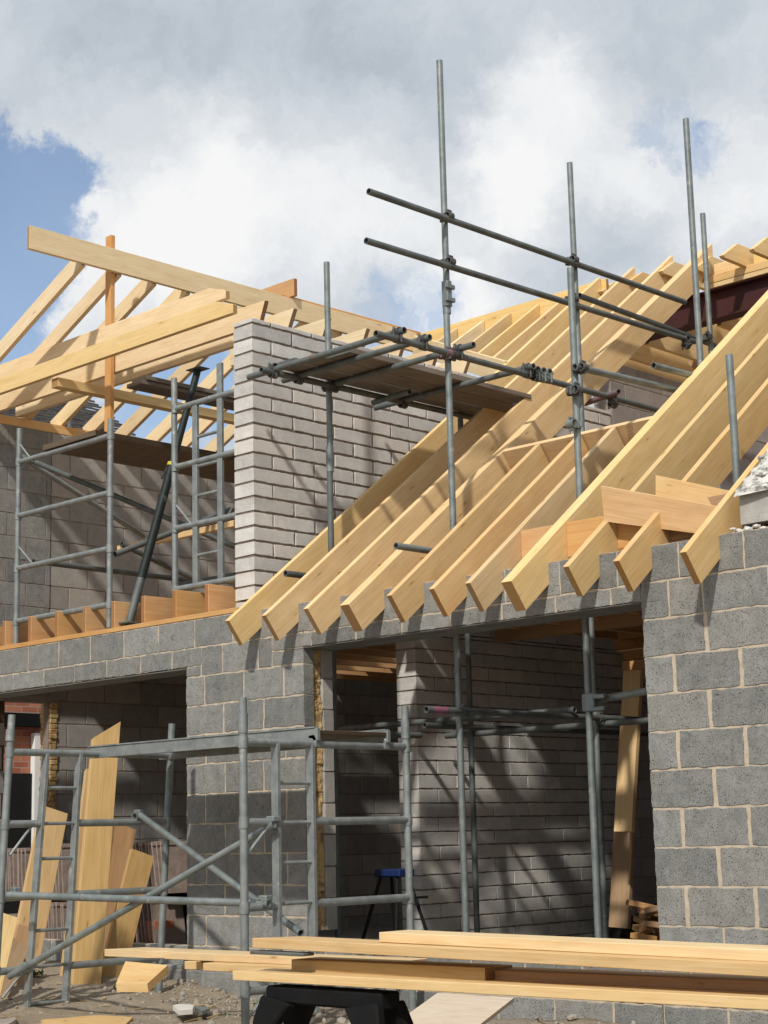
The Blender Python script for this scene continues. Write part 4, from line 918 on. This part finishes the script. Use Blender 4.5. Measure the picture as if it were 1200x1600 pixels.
# loose stones and weeds
bm = bmesh.new()
for i in range(1900):
    x, y = random.uniform(-7.6, .8), random.uniform(-4.5, -.02)
    if i > 1500: x, y = random.uniform(-5.4, -2.4), random.uniform(-.7, -.05)
    s = random.uniform(.006, .018)*(2.0 if random.random() < .08 else 1)
    bmesh.ops.create_icosphere(bm, subdivisions=1, radius=s, matrix=Matrix.Translation((x, y, gz(x, y)+s*.3)) @ Matrix.Rotation(random.random()*3, 4, Vector((jit(1), jit(1), jit(1)))) @ Matrix.Diagonal((1.4, 1, .7, 1)))
setp(link('loose_stones', bm, STONE), 'loose stones and broken bits over the dirt', 'stones', kind='stuff')
bm = bmesh.new()
def weed(px, py, Y, n, s):
    p = aY(px, py, Y); p.z = gz(p.x, p.y)
    for i in range(n):
        a = random.random()*6.28; l = random.uniform(.4, 1)*s; o = p+Vector((jit(s*1.2), jit(s*.8), 0)); d = Vector((math.cos(a), math.sin(a), random.uniform(.3, 1.4))).normalized()*l; sd = d.cross(Z1).normalized()*l*.18
        v = [bm.verts.new(q) for q in (o, o+d*.5+sd, o+d, o+d*.5-sd)]; bm.faces.new(v)
for a in ((205, 1570, -.5, 110, .06), (190, 1566, -.6, 60, .05), (45, 1590, -.9, 90, .08), (352, 1590, -.9, 25, .03), (410, 1590, -.4, 90, .05), (430, 1570, -.3, 50, .05), (590, 1590, -.5, 30, .04)): weed(*a)
setp(link('weeds', bm, LEAF), 'small weeds sprouting from the dirt', 'weeds', kind='stuff')

bm = bmesh.new()
for i in range(260):
    x, y = random.uniform(-7.4, .6), random.uniform(-4.2, -.1); l = random.uniform(.03, .14); a_ = random.random()*3.14; z = gz(x, y)+.012
    M = Matrix.Translation((x, y, z)) @ Matrix.Rotation(a_, 4, 'Z') @ Matrix.Rotation(jit(.3), 4, 'Y')
    b_ = bmesh.ops.create_cube(bm, size=1, matrix=M @ Matrix.Diagonal((l, random.uniform(.006, .02), .005, 1)))
setp(link('wood_splinters', bm, T_MID), 'wood chips and splinters scattered over the dirt', 'wood chips', kind='stuff')
# ---------------------------------------------------------------- things inside
hs_ = empty('hop_up_stool', aX(615, 1470, -4.3), 'blue topped step stool standing in the passage behind the middle opening', 'step stool')
tp = aY(616, 1364, 1.3); fl = Vector((tp.x, tp.y, -.1))
box('top_step', tp+Vector((-.14, -.09, -.03)), tp+Vector((.14, .09, .03)), BLUEP, hs_, .01)
for sx in (-1, 1):
    for sy in (-1, 1): tube('leg', tp+Vector((sx*.09, sy*.06, -.03)), Vector((tp.x+sx*.22, tp.y+sy*.24, -.445)), VOID, .014, hs_)
for sx in (-1, 1): tube('crossbar', (tp.x+sx*.18, tp.y-.18, .08), (tp.x+sx*.18, tp.y+.18, .08), VOID, .010, hs_)
def inside(px0, py0, px1, py1, Y, wd, m, label):
    a, b = aY(px0, py0, Y), aY(px1, py1, Y+.2); M, ln = frame(a, b, (0, -1, 0)); bm = bmesh.new(); prism(bm, [(0, -.022), (ln, -.022), (ln, .022), (0, .022)], -wd/2, wd/2, .002)
    setp(link('leaning_timber', bm, m, M), label, 'timber')
inside(975, 1300, 990, 1048, 3.2, .18, T_YEL, 'light timber leaning deep inside beside the right pier')
inside(968, 1450, 985, 1130, 3.6, .2, T_BRN, 'brown board standing deep inside behind the light leaning timber')
for i in range(9):
    z = 1.95+i*.0; 
for k in range(5):
    a = aY(962, 975+k*17, 4.0+.3*k); setp(board('soffit_batten', a, a+Vector((2.2, .0, .0)), .05, .09, T_ORG), 'orange batten under the ceiling by the right pier, %s from the top' % ordn[k], 'batten', 'battens under the ceiling by the right pier')
# offcut pile and black sheet beyond the poles
for k in range(14):
    a = aY(random.uniform(1000, 1040), random.uniform(1412, 1470), 3.2+random.random()*.4); d = Vector((jit(.2), jit(.12), jit(.05)))
    setp(board('offcut', a-d, a+d, .09, .045, T_ORG if k % 2 else T_BRN), 'sawn offcut in the small heap beside the right pier', 'offcut', 'offcuts heaped beside the right pier')
c0 = aY(930, 1452, 2.3); bm = bmesh.new(); bmesh.ops.create_grid(bm, x_segments=24, y_segments=14, size=1)
for v in bm.verts: v.co = Vector((v.co.x*1.1, v.co.y*.35, max(0, .42*(1-(v.co.x)**2*.8)*(1-v.co.y**2)) + noise.fractal(v.co*4, 1, 2, 4)*.05))
setp(link('black_sheet', bm, VOID, Matrix.Translation((-3.6, 4.2, -.45)), smooth=True), 'crumpled black plastic sheet on the floor at the foot of the cross wall', 'sheet')
setp(board('floor_board', (-5.6, 3.6, .02), (-5.6, 5.6, .30), .5, .04, T_BRN), 'brown sheet lying in the passage behind the step stool', 'board')
